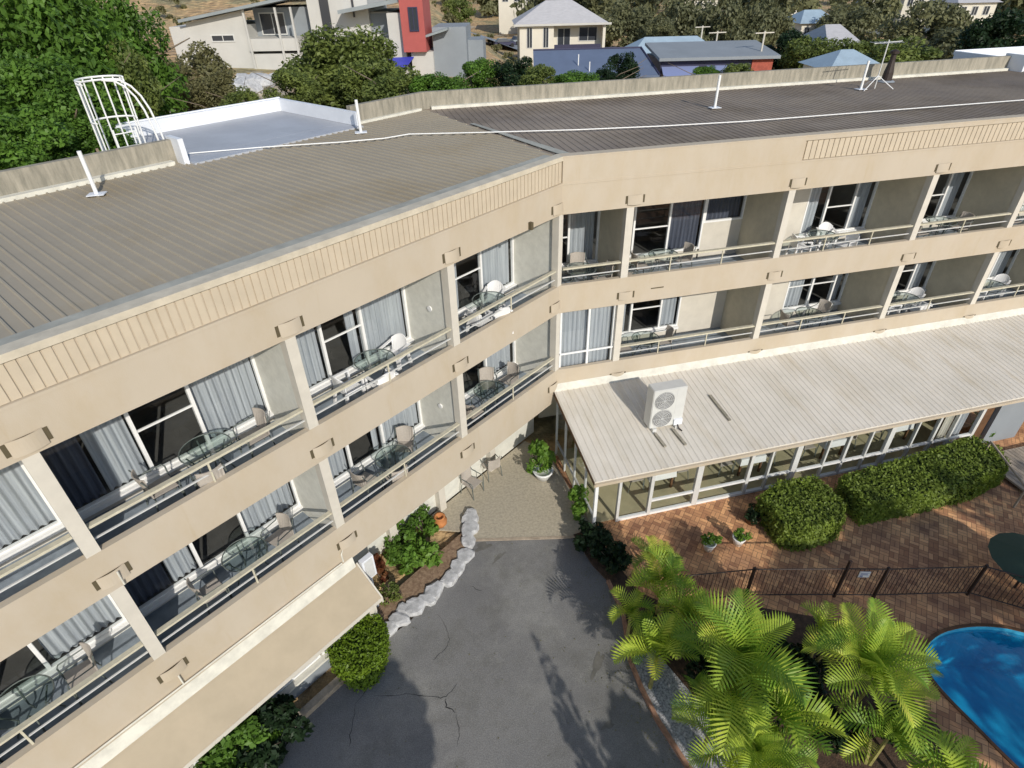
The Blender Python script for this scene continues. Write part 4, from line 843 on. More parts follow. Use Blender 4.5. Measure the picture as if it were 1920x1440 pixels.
# shrubs
def shrub(P, R3, n, size, m, seed, label, name='shrub', z=None, zc=None, ncl=16):
    e_ = empty(name, (P[0], P[1], -.5), label, 'shrub')
    obj('foliage', leafmesh('foliage', leaves(n, R3, size, seed, shell=.35, nclump=ncl), m), e_, (0, 0, R3[2]*.85 if zc is None else zc))
    t = MB()
    for k in range(5): a = k*1.3+seed; t.tube([(0, 0, 0), (R3[0]*.3*math.cos(a), R3[1]*.3*math.sin(a), R3[2]*.6), (R3[0]*.6*math.cos(a), R3[1]*.6*math.sin(a), R3[2]*1.1)], .02, 5, .006)
    t.build('stem', 'bark', e_)
shrub(px(790, 1040, -.2), (.8, .6, .4), 1500, .15, 'leafE', 11, 'bright lime green broad leaved plant in the middle of the garden bed')
shrub(px(750, 1010, -.1), (.55, .8, .5), 1500, .13, 'leafA', 12, 'dark green ferny shrub against the wall in the garden bed')
shrub(px(795, 985, -.2), (.55, .5, .42), 900, .13, 'leafA', 13, 'mid green shrub beside the orange urn')
shrub(px(712, 1075, -.3), (.22, .3, .45), 420, .15, 'variegated', 14, 'red leaved shrub beside the white wall box')
shrub(px(728, 1115, -.4), (.35, .45, .18), 400, .10, 'leafB', 15, 'low olive green groundcover by the porch roof corner')
shrub(px(1012, 858, 0.1), (.5, .55, .6), 900, .2, 'leafE', 16, 'bright green leafy shrub under the annex corner')
shrub(px(1085, 940, 0.0), (.38, .5, .6), 800, .15, 'leafE', 17, 'lime green shrub at the base of the annex side wall')
shrub(px(1110, 1010, -.1), (.5, .6, .5), 1100, .15, 'leafD', 18, 'dark green shrub below the annex corner post')
shrub(px(1150, 1045, -.2), (.55, .5, .45), 1000, .15, 'leafD', 19, 'dark spiky shrub between the driveway and the brick paving')
shrub(px(1840, 800, -.1), (.4, .35, .5), 500, .15, 'leafE', 20, 'light green shrub at the far end of the long hedge')
for i, (u, v, r_) in enumerate(((430, 1400, 1.0), (520, 1370, .8), (330, 1470, 1.1), (200, 1520, 1.1))):
    P = px(u, v, 0.0); shrub(P, (r_, r_*.8, .65), 2200, .16, 'leafD' if i % 2 else 'leafA', 30+i, ['deep green shrub mass under the porch roof at the bottom left', 'dark bush nearest the porch step at the bottom', 'bushy shrub below the porch roof near the frame edge', 'shaded shrub below the porch roof beyond the frame'][i])
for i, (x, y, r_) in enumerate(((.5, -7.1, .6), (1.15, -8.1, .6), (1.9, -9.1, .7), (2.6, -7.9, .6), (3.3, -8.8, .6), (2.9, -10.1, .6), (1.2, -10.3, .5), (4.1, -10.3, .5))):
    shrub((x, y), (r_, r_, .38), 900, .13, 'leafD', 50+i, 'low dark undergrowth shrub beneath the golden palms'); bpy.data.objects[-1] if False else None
for o in COL.objects:
    if o.get('label') == 'low dark undergrowth shrub beneath the golden palms': o['group'] = 'dark undergrowth under the palms'
    if o.get('name') == 'x': pass
rng = np.random.default_rng(9); LV = []
for k in range(430):
    if k < 340:
        i = rng.integers(1, len(KB)-3); t = rng.uniform(); x = KB[i][0]*(1-t)+KB[i+1][0]*t-abs(rng.normal())*.35; y = KB[i][1]*(1-t)+KB[i+1][1]*t
    else: x, y = rng.uniform(-7, 0), rng.uniform(-9.5, -3.2)
    if x < -5.6 and y > -5.4: continue
    a = rng.uniform(0, 6.28); L_ = rng.uniform(.010, .026); c_, s_ = math.cos(a)*L_, math.sin(a)*L_; z_ = -.522
    LV += [(x-c_, y-s_, z_), (x+s_*.5, y-c_*.5, z_+.008), (x+c_, y+s_, z_+.004), (x-s_*.5, y+c_*.5, z_)]
tag(obj('fallen_leaves', leafmesh('fallen_leaves', np.array(LV), 'leafC')), 'small dry leaves scattered over the driveway, thickest along the kerb', 'leaves', kind='stuff')
# ------------------------------------------------------------------ golden cane palms
def frond(L, seed, droop, n_=27, lw_=.044):
    rn = random.Random(seed); vs = []; fs = []; R_ = []
    for i in range(n_+1):
        t = i/n_; ang = R(74)-droop*t*t*1.0-droop*.25*t
        if i == 0: x, z = 0, 0
        else: x += L/n_*math.cos(ang); z += L/n_*math.sin(ang)
        R_.append((x, z, ang))
    tb = MB()
    tb.tube([(p[0], 0, p[1]) for p in R_[::4]], .018, 5, .004)
    for i in range(4, n_+1):
        t = (i-4)/(n_-4); x, z, a = R_[i]; ll = L*.35*(math.sin(math.pi*min(1, .18+t*.80))**.7)*rn.uniform(.9, 1.08)
        for sd_ in (-1, 1):
            fw = .55+.35*t; up = .62*(1-.45*t)
            dx = math.cos(a)*fw; dz = math.sin(a)*fw; ly = sd_*.85
            nx_, nz_ = -math.sin(a)*up, math.cos(a)*up
            d = Vector((dx+nx_, ly, dz+nz_)).normalized(); wv = Vector((math.cos(a), 0, math.sin(a)))*lw_
            p0 = Vector((x, 0, z)); p1 = p0+d*ll*.55; p2 = p0+d*ll+Vector((0, 0, -.07*ll-.01))
            o = len(tb.v); tb.v += [tuple(p0-wv*.5), tuple(p0+wv*.5), tuple(p1+wv*.62), tuple(p1-wv*.5), tuple(p2)]
            tb.f += [(o, o+1, o+2, o+3), (o+3, o+2, o+4)]
    me = bpy.data.meshes.new('frond'); me.from_pydata(tb.v, [], tb.f); me.materials.append(M_['palm']); return me
FM = [frond(1.75, 1, 1.1), frond(1.9, 2, 1.35), frond(1.6, 3, .75), frond(1.8, 4, 1.7), frond(1.5, 5, 2.1)]
FS = [frond(1.75, 11, 1.1, 18, .07), frond(1.9, 12, 1.4, 18, .07), frond(1.6, 13, .75, 17, .07), frond(1.7, 14, 1.8, 18, .07), frond(1.5, 15, 2.1, 17, .07)]
def palm(P, h, nf, sc, seed, label, group='golden cane palms beside the driveway', stems=3):
    rn = random.Random(seed); e_ = empty('golden_palm', (P[0], P[1], -.5), label, 'palm', group)
    for sidx in range(stems):
        a0 = rn.uniform(0, 6.28); off = (0 if sidx == 0 else .45)*sc; hx, hy = off*math.cos(a0), off*math.sin(a0); hh = h*(1 if sidx == 0 else rn.uniform(.55, .85))
        MB().tube([(hx*.3, hy*.3, 0), (hx*.6, hy*.6, hh*.5), (hx, hy, hh)], .05, 6, .035).build('trunk', 'cane', e_)
        n_ = nf+2 if sidx == 0 else max(4, nf-2)
        for k in range(n_):
            me = (FM if sc > .68 else FS)[rn.randrange(5)]; o = bpy.data.objects.new('frond', me); COL.objects.link(o); o.parent = e_
            o.location = (hx, hy, hh); o.rotation_euler = (rn.uniform(-.25, .25), rn.uniform(-.35, .45), k*2.399+rn.uniform(-.3, .3)+a0); s_ = sc*rn.uniform(.8, 1.1); o.scale = (s_, s_, s_)
palm_px = [(1245, 1085, 1.3, 7, .62, 'northernmost golden palm, beside the brown edge of the brick paving'),
           (1185, 1140, 1.0, 5, .5, 'small golden palm leaning over the driveway edge'),
           (1390, 1225, 1.9, 9, .95, 'tall golden palm with one broad upright frond in the middle of the clump'),
           (1235, 1215, 1.2, 7, .62, 'golden palm overhanging the kerb left of the tallest palm'),
           (1340, 1345, 1.2, 7, .72, 'low golden palm above the grey pebbles'),
           (1455, 1330, 1.2, 7, .68, 'golden palm between the pebbles and the poolside palm'),
           (1625, 1245, 2.0, 10, .86, 'tall golden palm nearest the blue pool'),
           (1545, 1180, 1.2, 5, .5, 'short golden palm just inside the dark fence'),
           (1675, 1370, 1.0, 6, .55, 'low golden palm between the pool and the dark mulch'),
           (1790, 1455, 1.1, 7, .65, 'golden palm at the bottom edge beside the pool'),
           (1420, 1400, 1.2, 7, .7, 'golden palm at the bottom edge between the two groups'),
           (1290, 1150, 1.4, 7, .65, 'golden palm between the brown fence and the tallest palm'),
           (1225, 1040, .8, 5, .45, 'smallest golden palm with yellow fronds touching the brick paving')]
for i, (u, v, h, nf, sc, lab) in enumerate(palm_px):
    P = px(u, v, h-.1); palm((P[0], P[1]), h+.1, nf, sc, 100+i, lab, stems=2)
# ------------------------------------------------------------------ trees behind the motel
def crown_kind(kind, seed):
    return leafmesh('crown', leaves(*{'big': (24000, (1, 1, 1), .08, seed), 'mid': (9000, (1, 1, .9), .105, seed), 'far': (2600, (1, 1, .8), .2, seed)}[kind], nclump={'big': 60, 'mid': 34, 'far': 20}[kind]), 'leafB')
CM = {}
def tree(u, vt, D, wpx, m, label, group=None, kind='mid', zs=.85, name='tree', seed=None, ztrunk=None):
    P = pd(u, vt, D); Rr = wpx/2*D/1252; zt = P[2]; x, y = P[0], P[1]; zb0 = T(x, y); zc = zt-Rr*zs*.93
    e_ = empty(name, (x, y, zb0), label, 'tree', group); sd_ = seed if seed is not None else random.randrange(1, 999)
    key = (kind, m, sd_ % 3)
    if key not in CM:
        me = crown_kind(kind, sd_); me.materials.clear(); me.materials.append(M_[m]); CM[key] = me
    o = obj('crown', CM[key], e_, (0, 0, zc-zb0)); o.scale = (Rr, Rr, Rr*zs); o.rotation_euler = (0, 0, random.uniform(0, 6))
    trunk(max(1.5, zc-zb0), max(.08, Rr*.08), sd_, limbs=7, spread=.35, parent=e_)
    return e_
BT = [(40, -30, 27, 260, 'leafA', 'tall dense bright green tree filling the top left corner', 'big', 1.1),
      (150, -15, 31, 190, 'leafA', 'bright green tree behind the ladder cage, darker at its foot', 'big', 1.2),
      (60, 120, 22, 210, 'leafA', 'broad leaved green tree just left of the ladder cage', 'big', .9),
      (205, 70, 26, 110, 'leafB', 'green tree with a dark foot right behind the ladder cage', 'mid', 1.3),
      (5, 200, 19, 170, 'leafA', 'low green tree overhanging the left parapet', 'mid', .8),
      (150, 215, 20, 110, 'leafA', 'small bright green tree at the base of the ladder cage', 'mid', .8),
      (345, 80, 37, 130, 'leafC', 'olive and brown scrubby tree behind the silver flat roof', 'mid', .95),
      (395, 135, 32, 90, 'leafC', 'smaller olive tree beside the sandy slope', 'mid', .9),
      (300, 110, 36, 80, 'leafC', 'thin grey brown tree beside the big green trees', 'mid', 1.0),
      (440, 160, 28, 70, 'leafB', 'green bush at the edge of the silver flat roof', 'mid', .8),
      (640, 62, 33, 225, 'leafB', 'large rounded green tree in front of the modern house', 'big', .72),
      (545, 125, 29, 100, 'leafB', 'green tree left of the large rounded tree', 'mid', .8),
      (740, 120, 28, 130, 'leafB', 'green bushy tree below the blue tarpaulin', 'mid', .75),
      (690, 105, 30, 120, 'leafB', 'dense green tree right of the large rounded tree', 'mid', .8),
      (820, 132, 27, 110, 'leafA', 'bright green bush below the grey house wall', 'mid', .6),
      (900, 106, 30, 78, 'leafA', 'bright green round bush below the dry grass bank', 'mid', .85),
      (965, 108, 29, 95, 'leafD', 'dark green bush left of the blue roof', 'mid', .8),
      (1010, 120, 27, 80, 'leafB', 'green bush at the left corner of the blue roof', 'mid', .7),
      (1080, 132, 26, 90, 'leafA', 'bright green bush in front of the blue roof', 'mid', .5),
      (1165, 97, 36, 66, 'leafD', 'dark tree with a bluish edge in front of the blue roof', 'mid', .95),
      (1130, 128, 30, 60, 'leafD', 'low dark shrub in front of the blue roof', 'mid', .6),
      (1325, 122, 34, 50, 'leafA', 'green bush in front of the blue strip windows', 'mid', .6),
      (1385, 115, 34, 60, 'leafB', 'green bush left of the red brick wall', 'mid', .7),
      (1175, 5, 120, 120, 'euc', 'tall grey green gum tree right of the pale hipped house', 'mid', 1.0),
      (1300, -15, 110, 120, 'euc', 'tall gum tree behind the pale blue roof', 'mid', 1.2),
      (1370, -10, 105, 130, 'euc', 'gum tree with a pale forked trunk above the red brick wall', 'mid', 1.3),
      (1440, -5, 110, 110, 'euc', 'gum tree just right of the television poles', 'mid', 1.2),
      (1480, 60, 80, 90, 'leafD', 'dark tree to the right of the red brick wall', 'mid', .8),
      (1525, 62, 76, 90, 'leafB', 'olive green tree left of the roof aerial', 'mid', .9),
      (1620, 68, 70, 90, 'leafB', 'green tree behind the roof aerial', 'mid', .8),
      (1715, 62, 62, 140, 'leafB', 'spreading green tree behind the right parapet', 'mid', .6),
      (1830, 40, 80, 160, 'euc', 'gum tree above the white neighbouring parapet', 'mid', .6),
      (1900, 15, 70, 110, 'leafD', 'very dark tree at the right edge of the frame', 'mid', .9),
      (1600, 5, 130, 110, 'euc', 'gum tree left of the white far house', 'mid', .9),
      (1760, -10, 120, 130, 'euc', 'gum tree high on the right with a broad crown', 'mid', .9),
      (1240, 30, 90, 60, 'euc', 'small gum tree above the pale blue roof', 'mid', .8),
      (860, -12, 130, 60, 'leafB', 'distant tree above the dry grass bank', 'mid', .8),
      (1050, -30, 160, 150, 'euc', 'distant tree behind the pale hipped roof', 'mid', .6)]
for i, (u, v, D, wpx, m, lab, k, zs) in enumerate(BT): tree(u, v, D, wpx, m, lab, kind=k, zs=zs, seed=i*7+3)
# far wood: too many crowns to count
rng = np.random.default_rng(5); VV = []
base = leaves(900, (1, 1, .8), .22, 77, nclump=14)
for k in range(300):
    D = rng.uniform(150, 620); az = rng.uniform(-.30, .95); x = CP[0]+D*math.sin(YAW+az); y = CP[1]+D*math.cos(YAW+az)
    if x < 35 and D < 210: continue
    r_ = rng.uniform(4.5, 8); z = T(x, y)+r_*.75; a = rng.uniform(0, 6.28); c_, s_ = math.cos(a), math.sin(a)
    B = base.copy(); B = np.stack([B[:, 0]*c_-B[:, 1]*s_, B[:, 0]*s_+B[:, 1]*c_, B[:, 2]], 1)*r_; VV.append(B+np.array([x, y, z]))
V = np.concatenate(VV); me = leafmesh('far_wood', V, 'euc'); tag(obj('far_wood', me), 'mass of distant grey green gum trees spreading over the far suburb', 'woodland', kind='stuff')
# scrub on the slope behind (low bushes)
VV = []
sb = leaves(260, (1, 1, .7), .3, 88, nclump=8)
for k in range(260):
    x, y = rng.uniform(-60, 30), rng.uniform(22, 130); r_ = rng.uniform(.35, 1.3)
    if abs(x+7) < 17 and 40 < y < 62: continue
    a = rng.uniform(0, 6.28); c_, s_ = math.cos(a), math.sin(a); B = np.stack([sb[:, 0]*c_-sb[:, 1]*s_, sb[:, 0]*s_+sb[:, 1]*c_, sb[:, 2]], 1)*r_
    VV.append(B+np.array([x, y, T(x, y)+r_*.4]))
tag(obj('slope_scrub', leafmesh('slope_scrub', np.concatenate(VV), 'leafC')), 'low olive scrub scattered over the dry grass hillside', 'scrub', kind='stuff')
# trees in front of the motel (behind the camera) that throw the dappled shade
def shade_tree(gx, gy, zc, R3, n, label, size=.25, nc=20, shell=.5):
    k = (zc+.5)/math.tan(SUN_EL); x, y = gx+SUNH[0]*k, gy+SUNH[1]*k
    e_ = empty('garden_tree', (x, y, -.5), label, 'tree')
    obj('crown', leafmesh('crown', leaves(n, R3, size, int(abs(gx*7+gy*3))+1, nclump=nc, shell=shell), 'leafB'), e_, (0, 0, zc+.5))
    trunk(zc+.3, .16, int(abs(gx*5))+2, limbs=6, spread=.25, parent=e_)
shade_tree(-6.85, -8.1, 5.2, (1.75, 1.7, 1.15), 9000, 'garden tree in front of the motel shading the driveway', .3)
shade_tree(-1.0, -9.6, 4.2, (.75, 1, .55), 1800, 'small garden tree shading the kerb', .25)
for i, (gx, gy, zc, r_, n) in enumerate(((5.6, -7.4, 7.0, 1.9, 1400), (7.6, -6.6, 8, 2.0, 1300), (10.8, -6.3, 8.5, 2.3, 1500), (7.5, -9.6, 7, 2.2, 1100), (12.5, -9.8, 8, 2.4, 1100), (5.6, -11.8, 6.5, 1.8, 1200), (4.3, -8.2, 6.5, 1.5, 1300), (8.2, -7.9, 7.5, 2.0, 1700), (10, -12.8, 8, 2, 700), (13.2, -5.2, 9, 1.5, 400))):
    shade_tree(gx, gy, zc, (r_, r_, r_*.6), n, f"{['first', 'second', 'third', 'fourth', 'fifth', 'sixth', 'seventh', 'eighth', 'ninth', 'tenth'][i]} open crowned tree across the garden casting dappled shade", .3, 16)
def palmtree_shadow(gx, gy, h, label):
    k = (h+.5)/math.tan(SUN_EL); x, y = gx+SUNH[0]*k, gy+SUNH[1]*k; palm((x, y), h+.5, 11, 1.0, int(h*10), label, 'palms in front of the motel', stems=1)
e_ = empty('cypress', (-0.95, -15.5, -.5), 'narrow columnar conifer in front of the motel casting a streak of shade', 'tree')
obj('crown', leafmesh('crown', leaves(2600, (.36, .36, 2.5), .16, 5, nclump=40, shell=.2), 'leafD'), e_, (0, 0, 2.7)); trunk(3.5, .08, 9, limbs=3, spread=.08, parent=e_)
shade_tree(-.55, -4.9, 5.0, (.95, 1.0, .5), 800, 'small unseen tree added in front of the motel to shade the planting bed', .28, 10, .2)  # added out of view to cast the shade along the kerb
# ------------------------------------------------------------------ houses behind
def frame_at(u, v, D, yaw=0.0):
    P = pd(u, v, D); a = YAW*-1+yaw
    def T2(x, y, z): return (x*math.cos(a)-y*math.sin(a), x*math.sin(a)+y*math.cos(a), z)
    return P, T2
def win(parent, T2, x0, x1, z0, z1, y=0, name='window', fm='alu'):
    f = MB(); f.box(T2, x0-.08, x0, y-.06, y+.02, z0-.08, z1+.08); f.box(T2, x1, x1+.08, y-.06, y+.02, z0-.08, z1+.08); f.box(T2, x0, x1, y-.06, y+.02, z0-.08, z0); f.box(T2, x0, x1, y-.06, y+.02, z1, z1+.08)
    f.box(T2, (x0+x1)/2-.03, (x0+x1)/2+.03, y-.05, y-.0305, z0, z1)
    o = f.build(name, fm, parent); MB().box(T2, x0, x1, y-.03, y+.01, z0, z1).build('pane', 'wglass', o); return o
def slab(T2, x0, x1, y0, y1, z00, z01, th, z10=None, z11=None):  # plane: z at (x0,y0),(x1,y0),(x1,y1),(x0,y1)
    z10 = z01 if z10 is None else z10; z11 = z00 if z11 is None else z11
    return MB().hexa([T2(x0, y0, z00-th), T2(x1, y0, z01-th), T2(x1, y1, z10-th), T2(x0, y1, z11-th), T2(x0, y0, z00), T2(x1, y0, z01), T2(x1, y1, z10), T2(x0, y1, z11)])
# modern house (long low wing, white tower, right wing with red box)
P, T2 = frame_at(335, 112, 60, -.04); zb = -3.0
mh = empty('modern_house', tuple(P), 'pale modern house with skillion roofs, white tower and a red box window', 'house')
MB().box(T2, 0, 6.0, 0, 7, zb, 2.25).build('wall', 'modern', mh)
slab(T2, 1.2, 10.3, -.7, 8, 2.75, 4.15, .2).build('roof', 'modroof', mh)
MB().hexa([T2(1.4, 0, 2.25), T2(6.0, 0, 2.25), T2(6.0, .3, 2.25), T2(1.4, .3, 2.25), T2(1.4, 0, 2.5), T2(6.0, 0, 3.25), T2(6.0, .3, 3.25), T2(1.4, .3, 2.5)]).build('gable_wall', 'modern', mh)
win(mh, T2, 3.2, 4.9, 1.25, 1.6)
MB().box(T2, 6.0, 10.9, 2.2, 7, zb, 3.3).build('wall', 'modgrey', mh)
MB().box(T2, 6.0, 10.0, -.2, 2.0, .5, 1.35).build('balcony', 'modern', mh); MB().box(T2, 6.0, 10.0, -.15, 2.0, zb, .3).build('wall', 'modern', mh)
win(mh, T2, 6.5, 8.4, 1.5, 2.9, 2.18)
for x in (6.2, 8.7, 9.9): MB().box(T2, x-.07, x+.07, -.3, -.14, zb, 3.4).build('post', 'modern', mh)
MB().box(T2, 10.9, 15.6, .8, 8, zb, 9.5).build('tower', 'modern', mh); MB().box(T2, 7.3, 10.88, 3.4, 8, 3.6, 8.5).build('wall', 'modern', mh); win(mh, T2, 7.8, 10.2, 4.6, 6.6, 3.38)
MB().box(T2, 11.9, 12.6, .7, .79, 0, 8.2).build('window', 'wglass', mh); MB().box(T2, 14.4, 14.55, .7, .79, 2.6, 7.6).build('window', 'wglass', mh)
slab(T2, 13.7, 18.6, -1.0, 7, 3.15, 3.85, .25).build('roof', 'modroof', mh)
MB().box(T2, 15.6, 18.2, 1.4, 7, zb-2, 2.9).build('wall', 'modern', mh); MB().box(T2, 14.2, 17.6, -.4, 1.38, .1, 1.25).build('balcony', 'modern', mh)
MB().box(T2, 15.0, 17.3, 1.25, 1.38, 1.5, 2.8).build('screen', 'modgrey', mh)
MB().box(T2, 17.3, 18.5, -.7, 5, zb-2, 2.9).build('wall', 'modern', mh)
rbx = MB().box(T2, 18.45, 20.2, -1.3, 2.4, .35, 3.92).build('red_box', 'red', mh); win(rbx, T2, 19.15, 19.7, 1.8, 3.2, -1.32, fm='navy')
MB().box(T2, 18.9, 20.6, -.8, 3, -5, .3).build('wall', 'modern', mh)
MB().box(T2, 20.6, 23.2, -.3, 4, -5.5, 1.9).build('garage_wall', 'modgrey', mh); MB().hexa([T2(20.2, -1.2, 1.3), T2(21.9, -1.2, 1.75), T2(21.9, -.31, 1.75), T2(20.2, -.31, 1.3), T2(20.2, -1.2, 1.45), T2(21.9, -1.2, 1.9), T2(21.9, -.31, 1.9), T2(20.2, -.31, 1.45)]).build('awning', 'modroof', mh)
MB().box(T2, 23.2, 24.4, 1, 4, -5.5, .9).build('retaining_wall', 'modgrey', mh)
tp_ = MB().hexa([T2(17.2, -2.2, -.6), T2(18.7, -2.2, -.55), T2(19.1, -.9, -.05), T2(17.2, -.9, -.1), T2(17.2, -2.2, -.54), T2(18.7, -2.2, -.49), T2(19.1, -.9, .01), T2(17.2, -.9, -.04)])
o = tp_.build('tarpaulin', 'tarp'); o.location = P; tag(o, 'blue tarpaulin awning beside the foot of the modern house', 'tarpaulin')
for k, (x, z, w__, h__) in enumerate(((3.4, -.9, 4.0, 1.0), (5.2, -1.6, 3.6, 1.0))):
    o = MB().box(T2, x-1, x+w__, -2.2-k, -1.9-k, -4, z+.2).build('garden_wall', 'conc'); o.location = P; tag(o, ['upper grey retaining wall below the modern house', 'lower grey retaining wall below the modern house'][k], 'wall')
# pale rubble boulders on the slope under the modern house
for k in range(9):
    rn = random.Random(k+60); Q = pd(rn.uniform(400, 520), rn.uniform(122, 160), rn.uniform(44, 50)); bm = bmesh.new(); bmesh.ops.create_icosphere(bm, subdivisions=2, radius=rn.uniform(.5, 1.1))
    for vv in bm.verts: vv.co *= 1+rn.uniform(-.15, .15); vv.co.z *= .7
    me = bpy.data.meshes.new('boulder'); bm.to_mesh(me); bm.free(); me.materials.append(M_['stone']); o = obj('boulder', me, None, (Q[0], Q[1], T(Q[0], Q[1])+.15)); tag(o, 'pale boulder on the rubble slope below the modern house', 'boulder', 'boulders on the rubble slope')
def hip(T2, x0, x1, y0, y1, z0, z1, ridge=.35):
    ym = (y0+y1)/2; r0, r1 = x0+(x1-x0)*ridge, x1-(x1-x0)*ridge
    return MB().add([T2(x0, y0, z0), T2(x1, y0, z0), T2(x1, y1, z0), T2(x0, y1, z0), T2(r0, ym, z1), T2(r1, ym, z1)], [(0, 1, 5, 4), (1, 2, 5), (2, 3, 4, 5), (3, 0, 4), (3, 2, 1, 0)])
P, T2 = frame_at(970, 133, 100, .02)
wh = empty('hip_roof_house', tuple(P), 'two storey cream house with a pale hipped roof and a shaded upper balcony', 'house')
MB().box(T2, .4, 5.4, 0, 9, -4, 6.0).build('wall', 'cream2', wh); MB().box(T2, 5.4, 13.0, 2.0, 9, -4, 6.0).build('wall', 'cream2', wh)
hip(T2, -.4, 13.3, -.6, 9.6, 6.0, 8.7, .36).build('roof', 'tile', wh); MB().box(T2, -.4, 13.7, -.63, -.6, 5.75, 6.02).build('gutter', 'modern', wh)
for x0, z0, z1 in ((1.5, 3.0, 5.5), (3.9, 3.0, 5.5), (1.5, -1.2, 1.3)): win(wh, T2, x0, x0+.7, z0, z1)
MB().box(T2, 5.4, 13.0, 0, 2.0, 2.2, 2.45).build('balcony_slab', 'modern', wh); MB().box(T2, 5.5, 12.4, .02, .1, 2.5, 3.3).build('balcony_rail', 'navy', wh)
win(wh, T2, 6.2, 8.0, 2.8, 5.2, 1.98); win(wh, T2, 9.4, 12.0, 3.6, 5.3, 1.98); MB().box(T2, 12.6, 13.0, 0, 2, 2.45, 6).build('post', 'cream2', wh)
MB().box(T2, 5.6, 12.6, -.3, -.1, 1.75, 2.1).build('pergola_beam', 'white', wh); win(wh, T2, 6.2, 12.2, .4, 1.5, 1.98)
# blue roof house
P, T2 = frame_at(1003, 147, 59, .02)
bh = empty('blue_roof_house', tuple(P), 'house with a wide steel blue skillion roof in front of the cream house', 'house')
MB().box(T2, .2, 10.8, .8, 5, -6, -.3).build('wall', 'cream2', bh); 
MB().hexa([T2(-.1, 0, -.15), T2(11.2, 0, -.15), T2(10.4, 5, 1.55), T2(.15, 5, 1.55), T2(-.1, 0, 0), T2(11.2, 0, 0), T2(10.4, 5, 1.7), T2(.15, 5, 1.7)]).build('roof', 'blueroof', bh)
MB().tube([T2(.15, 5, 1.73), T2(10.4, 5, 1.73)], .09, 6).build('ridge', 'navy', bh); MB().tube([T2(11.2, 0, .02), T2(10.4, 5, 1.74)], .09, 6).build('ridge', 'navy', bh)
MB().tube([T2(4.1, 2.0, .7), T2(4.1, 2.0, 1.6)], .05, 6).build('flue', 'white', bh); MB().tube([T2(5.0, 1.0, .3), T2(5.0, 1.0, 1.1)], .05, 6).build('flue', 'white', bh)
# pale blue hip roof house + long dark roof with strip windows + red brick end
P, T2 = frame_at(1205, 108, 78, .02)
pb = empty('pale_blue_roof_house', tuple(P), 'house with a pale blue hipped roof right of the blue roof', 'house')
hip(T2, -1.5, 9.6, 0, 8, 0, 1.7, .22).build('roof', 'paleblue', pb); MB().box(T2, -.8, 9, .7, 7.5, -5, 0).build('wall', 'navy', pb)
P, T2 = frame_at(1236, 146, 62, .01)
dh = empty('dark_roof_house', tuple(P), 'long low house with blue strip windows and a red brick end wall', 'house')
slab(T2, -.3, 10.6, -.6, 6, 1.65, 1.65, .25, 2.3, 2.3).build('roof', 'modgrey', dh); MB().box(T2, 0, 8.3, 0, 6, -4, 1.38).build('wall', 'navy', dh); MB().box(T2, 8.3, 10.2, -.1, 6, -4, 1.4).build('brick_wall', 'brick2', dh)
slab(T2, .1, 3.5, -1.2, -.02, .25, .25, .1, .9, .9).build('awning', 'bluewall', dh); slab(T2, 4.2, 6.6, -1.2, -.02, .25, .25, .1, .9, .9).build('awning', 'bluewall', dh)
for x in (0.05, 1.1, 2.0): MB().box(T2, x, x+.7, -.06, -.0, -.9, -.2).build('window', 'cream2', dh)
P, T2 = frame_at(1556, 128, 48, 0)
th_ = empty('hipped_roof_house', tuple(P), 'tip of a pale blue hipped roof just beyond the right parapet', 'house')
hip(T2, 0, 4.2, 0, 5, -.2, .8, .4).build('roof', 'paleblue', th_); MB().box(T2, .3, 3.9, .4, 4.6, -6, -.2).build('wall', 'cream2', th_)
def far_house(u, v, D, w_, h, rm, label, wm='cream2', yaw=0.0, d=8):
    P, T2 = frame_at(u, v, D, yaw); zg = T(P[0], P[1])-P[2]-1
    e_ = empty('suburban_house', tuple(P), label, 'house', None)
    MB().box(T2, 0, w_, 0, d, zg, h).build('wall', wm, e_); hip(T2, -.6, w_+.6, -.6, d+.6, h, h+1.8, .3).build('roof', rm, e_)
    for k in range(3): win(e_, T2, w_*(.1+.3*k), w_*(.1+.3*k)+w_*.14, h-1.9, h-.6)
far_house(1500, 64, 130, 6, 1.6, 'paleblue', 'small white house with a pale roof among the gum trees')
far_house(1625, 24, 190, 12, 5, 'modroof', 'white two storey house with a dark opening high at the top right', 'modern')
far_house(1690, 22, 180, 8, 3, 'tile', 'cream cottage beside the white two storey house')
far_house(1735, 8, 210, 8, 3, 'tile', 'distant cream house high among the trees')
far_house(1553, 108, 80, 3, 1.0, 'tile', 'low pinkish house half hidden left of the roof aerial')
far_house(935, 14, 160, 9, 3, 'tile', 'distant peach coloured house above the parked cars')
far_house(985, 10, 165, 7, 3, 'tile', 'distant yellow house above the pale hipped roof')
far_house(1000, -2, 210, 10, 3, 'modroof', 'far house at the top edge above the cream house')
far_house(1100, 2, 190, 9, 3, 'paleblue', 'far pale house at the top edge right of the cream roof')
for i_, (u_, v_, D_, w2_, h2_, rm_) in enumerate(((1280, 22, 170, 8, 2.5, 'tile'), (1345, 12, 230, 9, 3, 'modroof'), (1455, 15, 200, 8, 2.5, 'paleblue'), (1850, 6, 230, 10, 3, 'tile'), (1790, 30, 150, 7, 2, 'tile'))):
    far_house(u_, v_, D_, w2_, h2_, rm_, f"distant house among the gum trees, {['first', 'second', 'third', 'fifth', 'fourth'][i_]} from the left beyond the right wing")
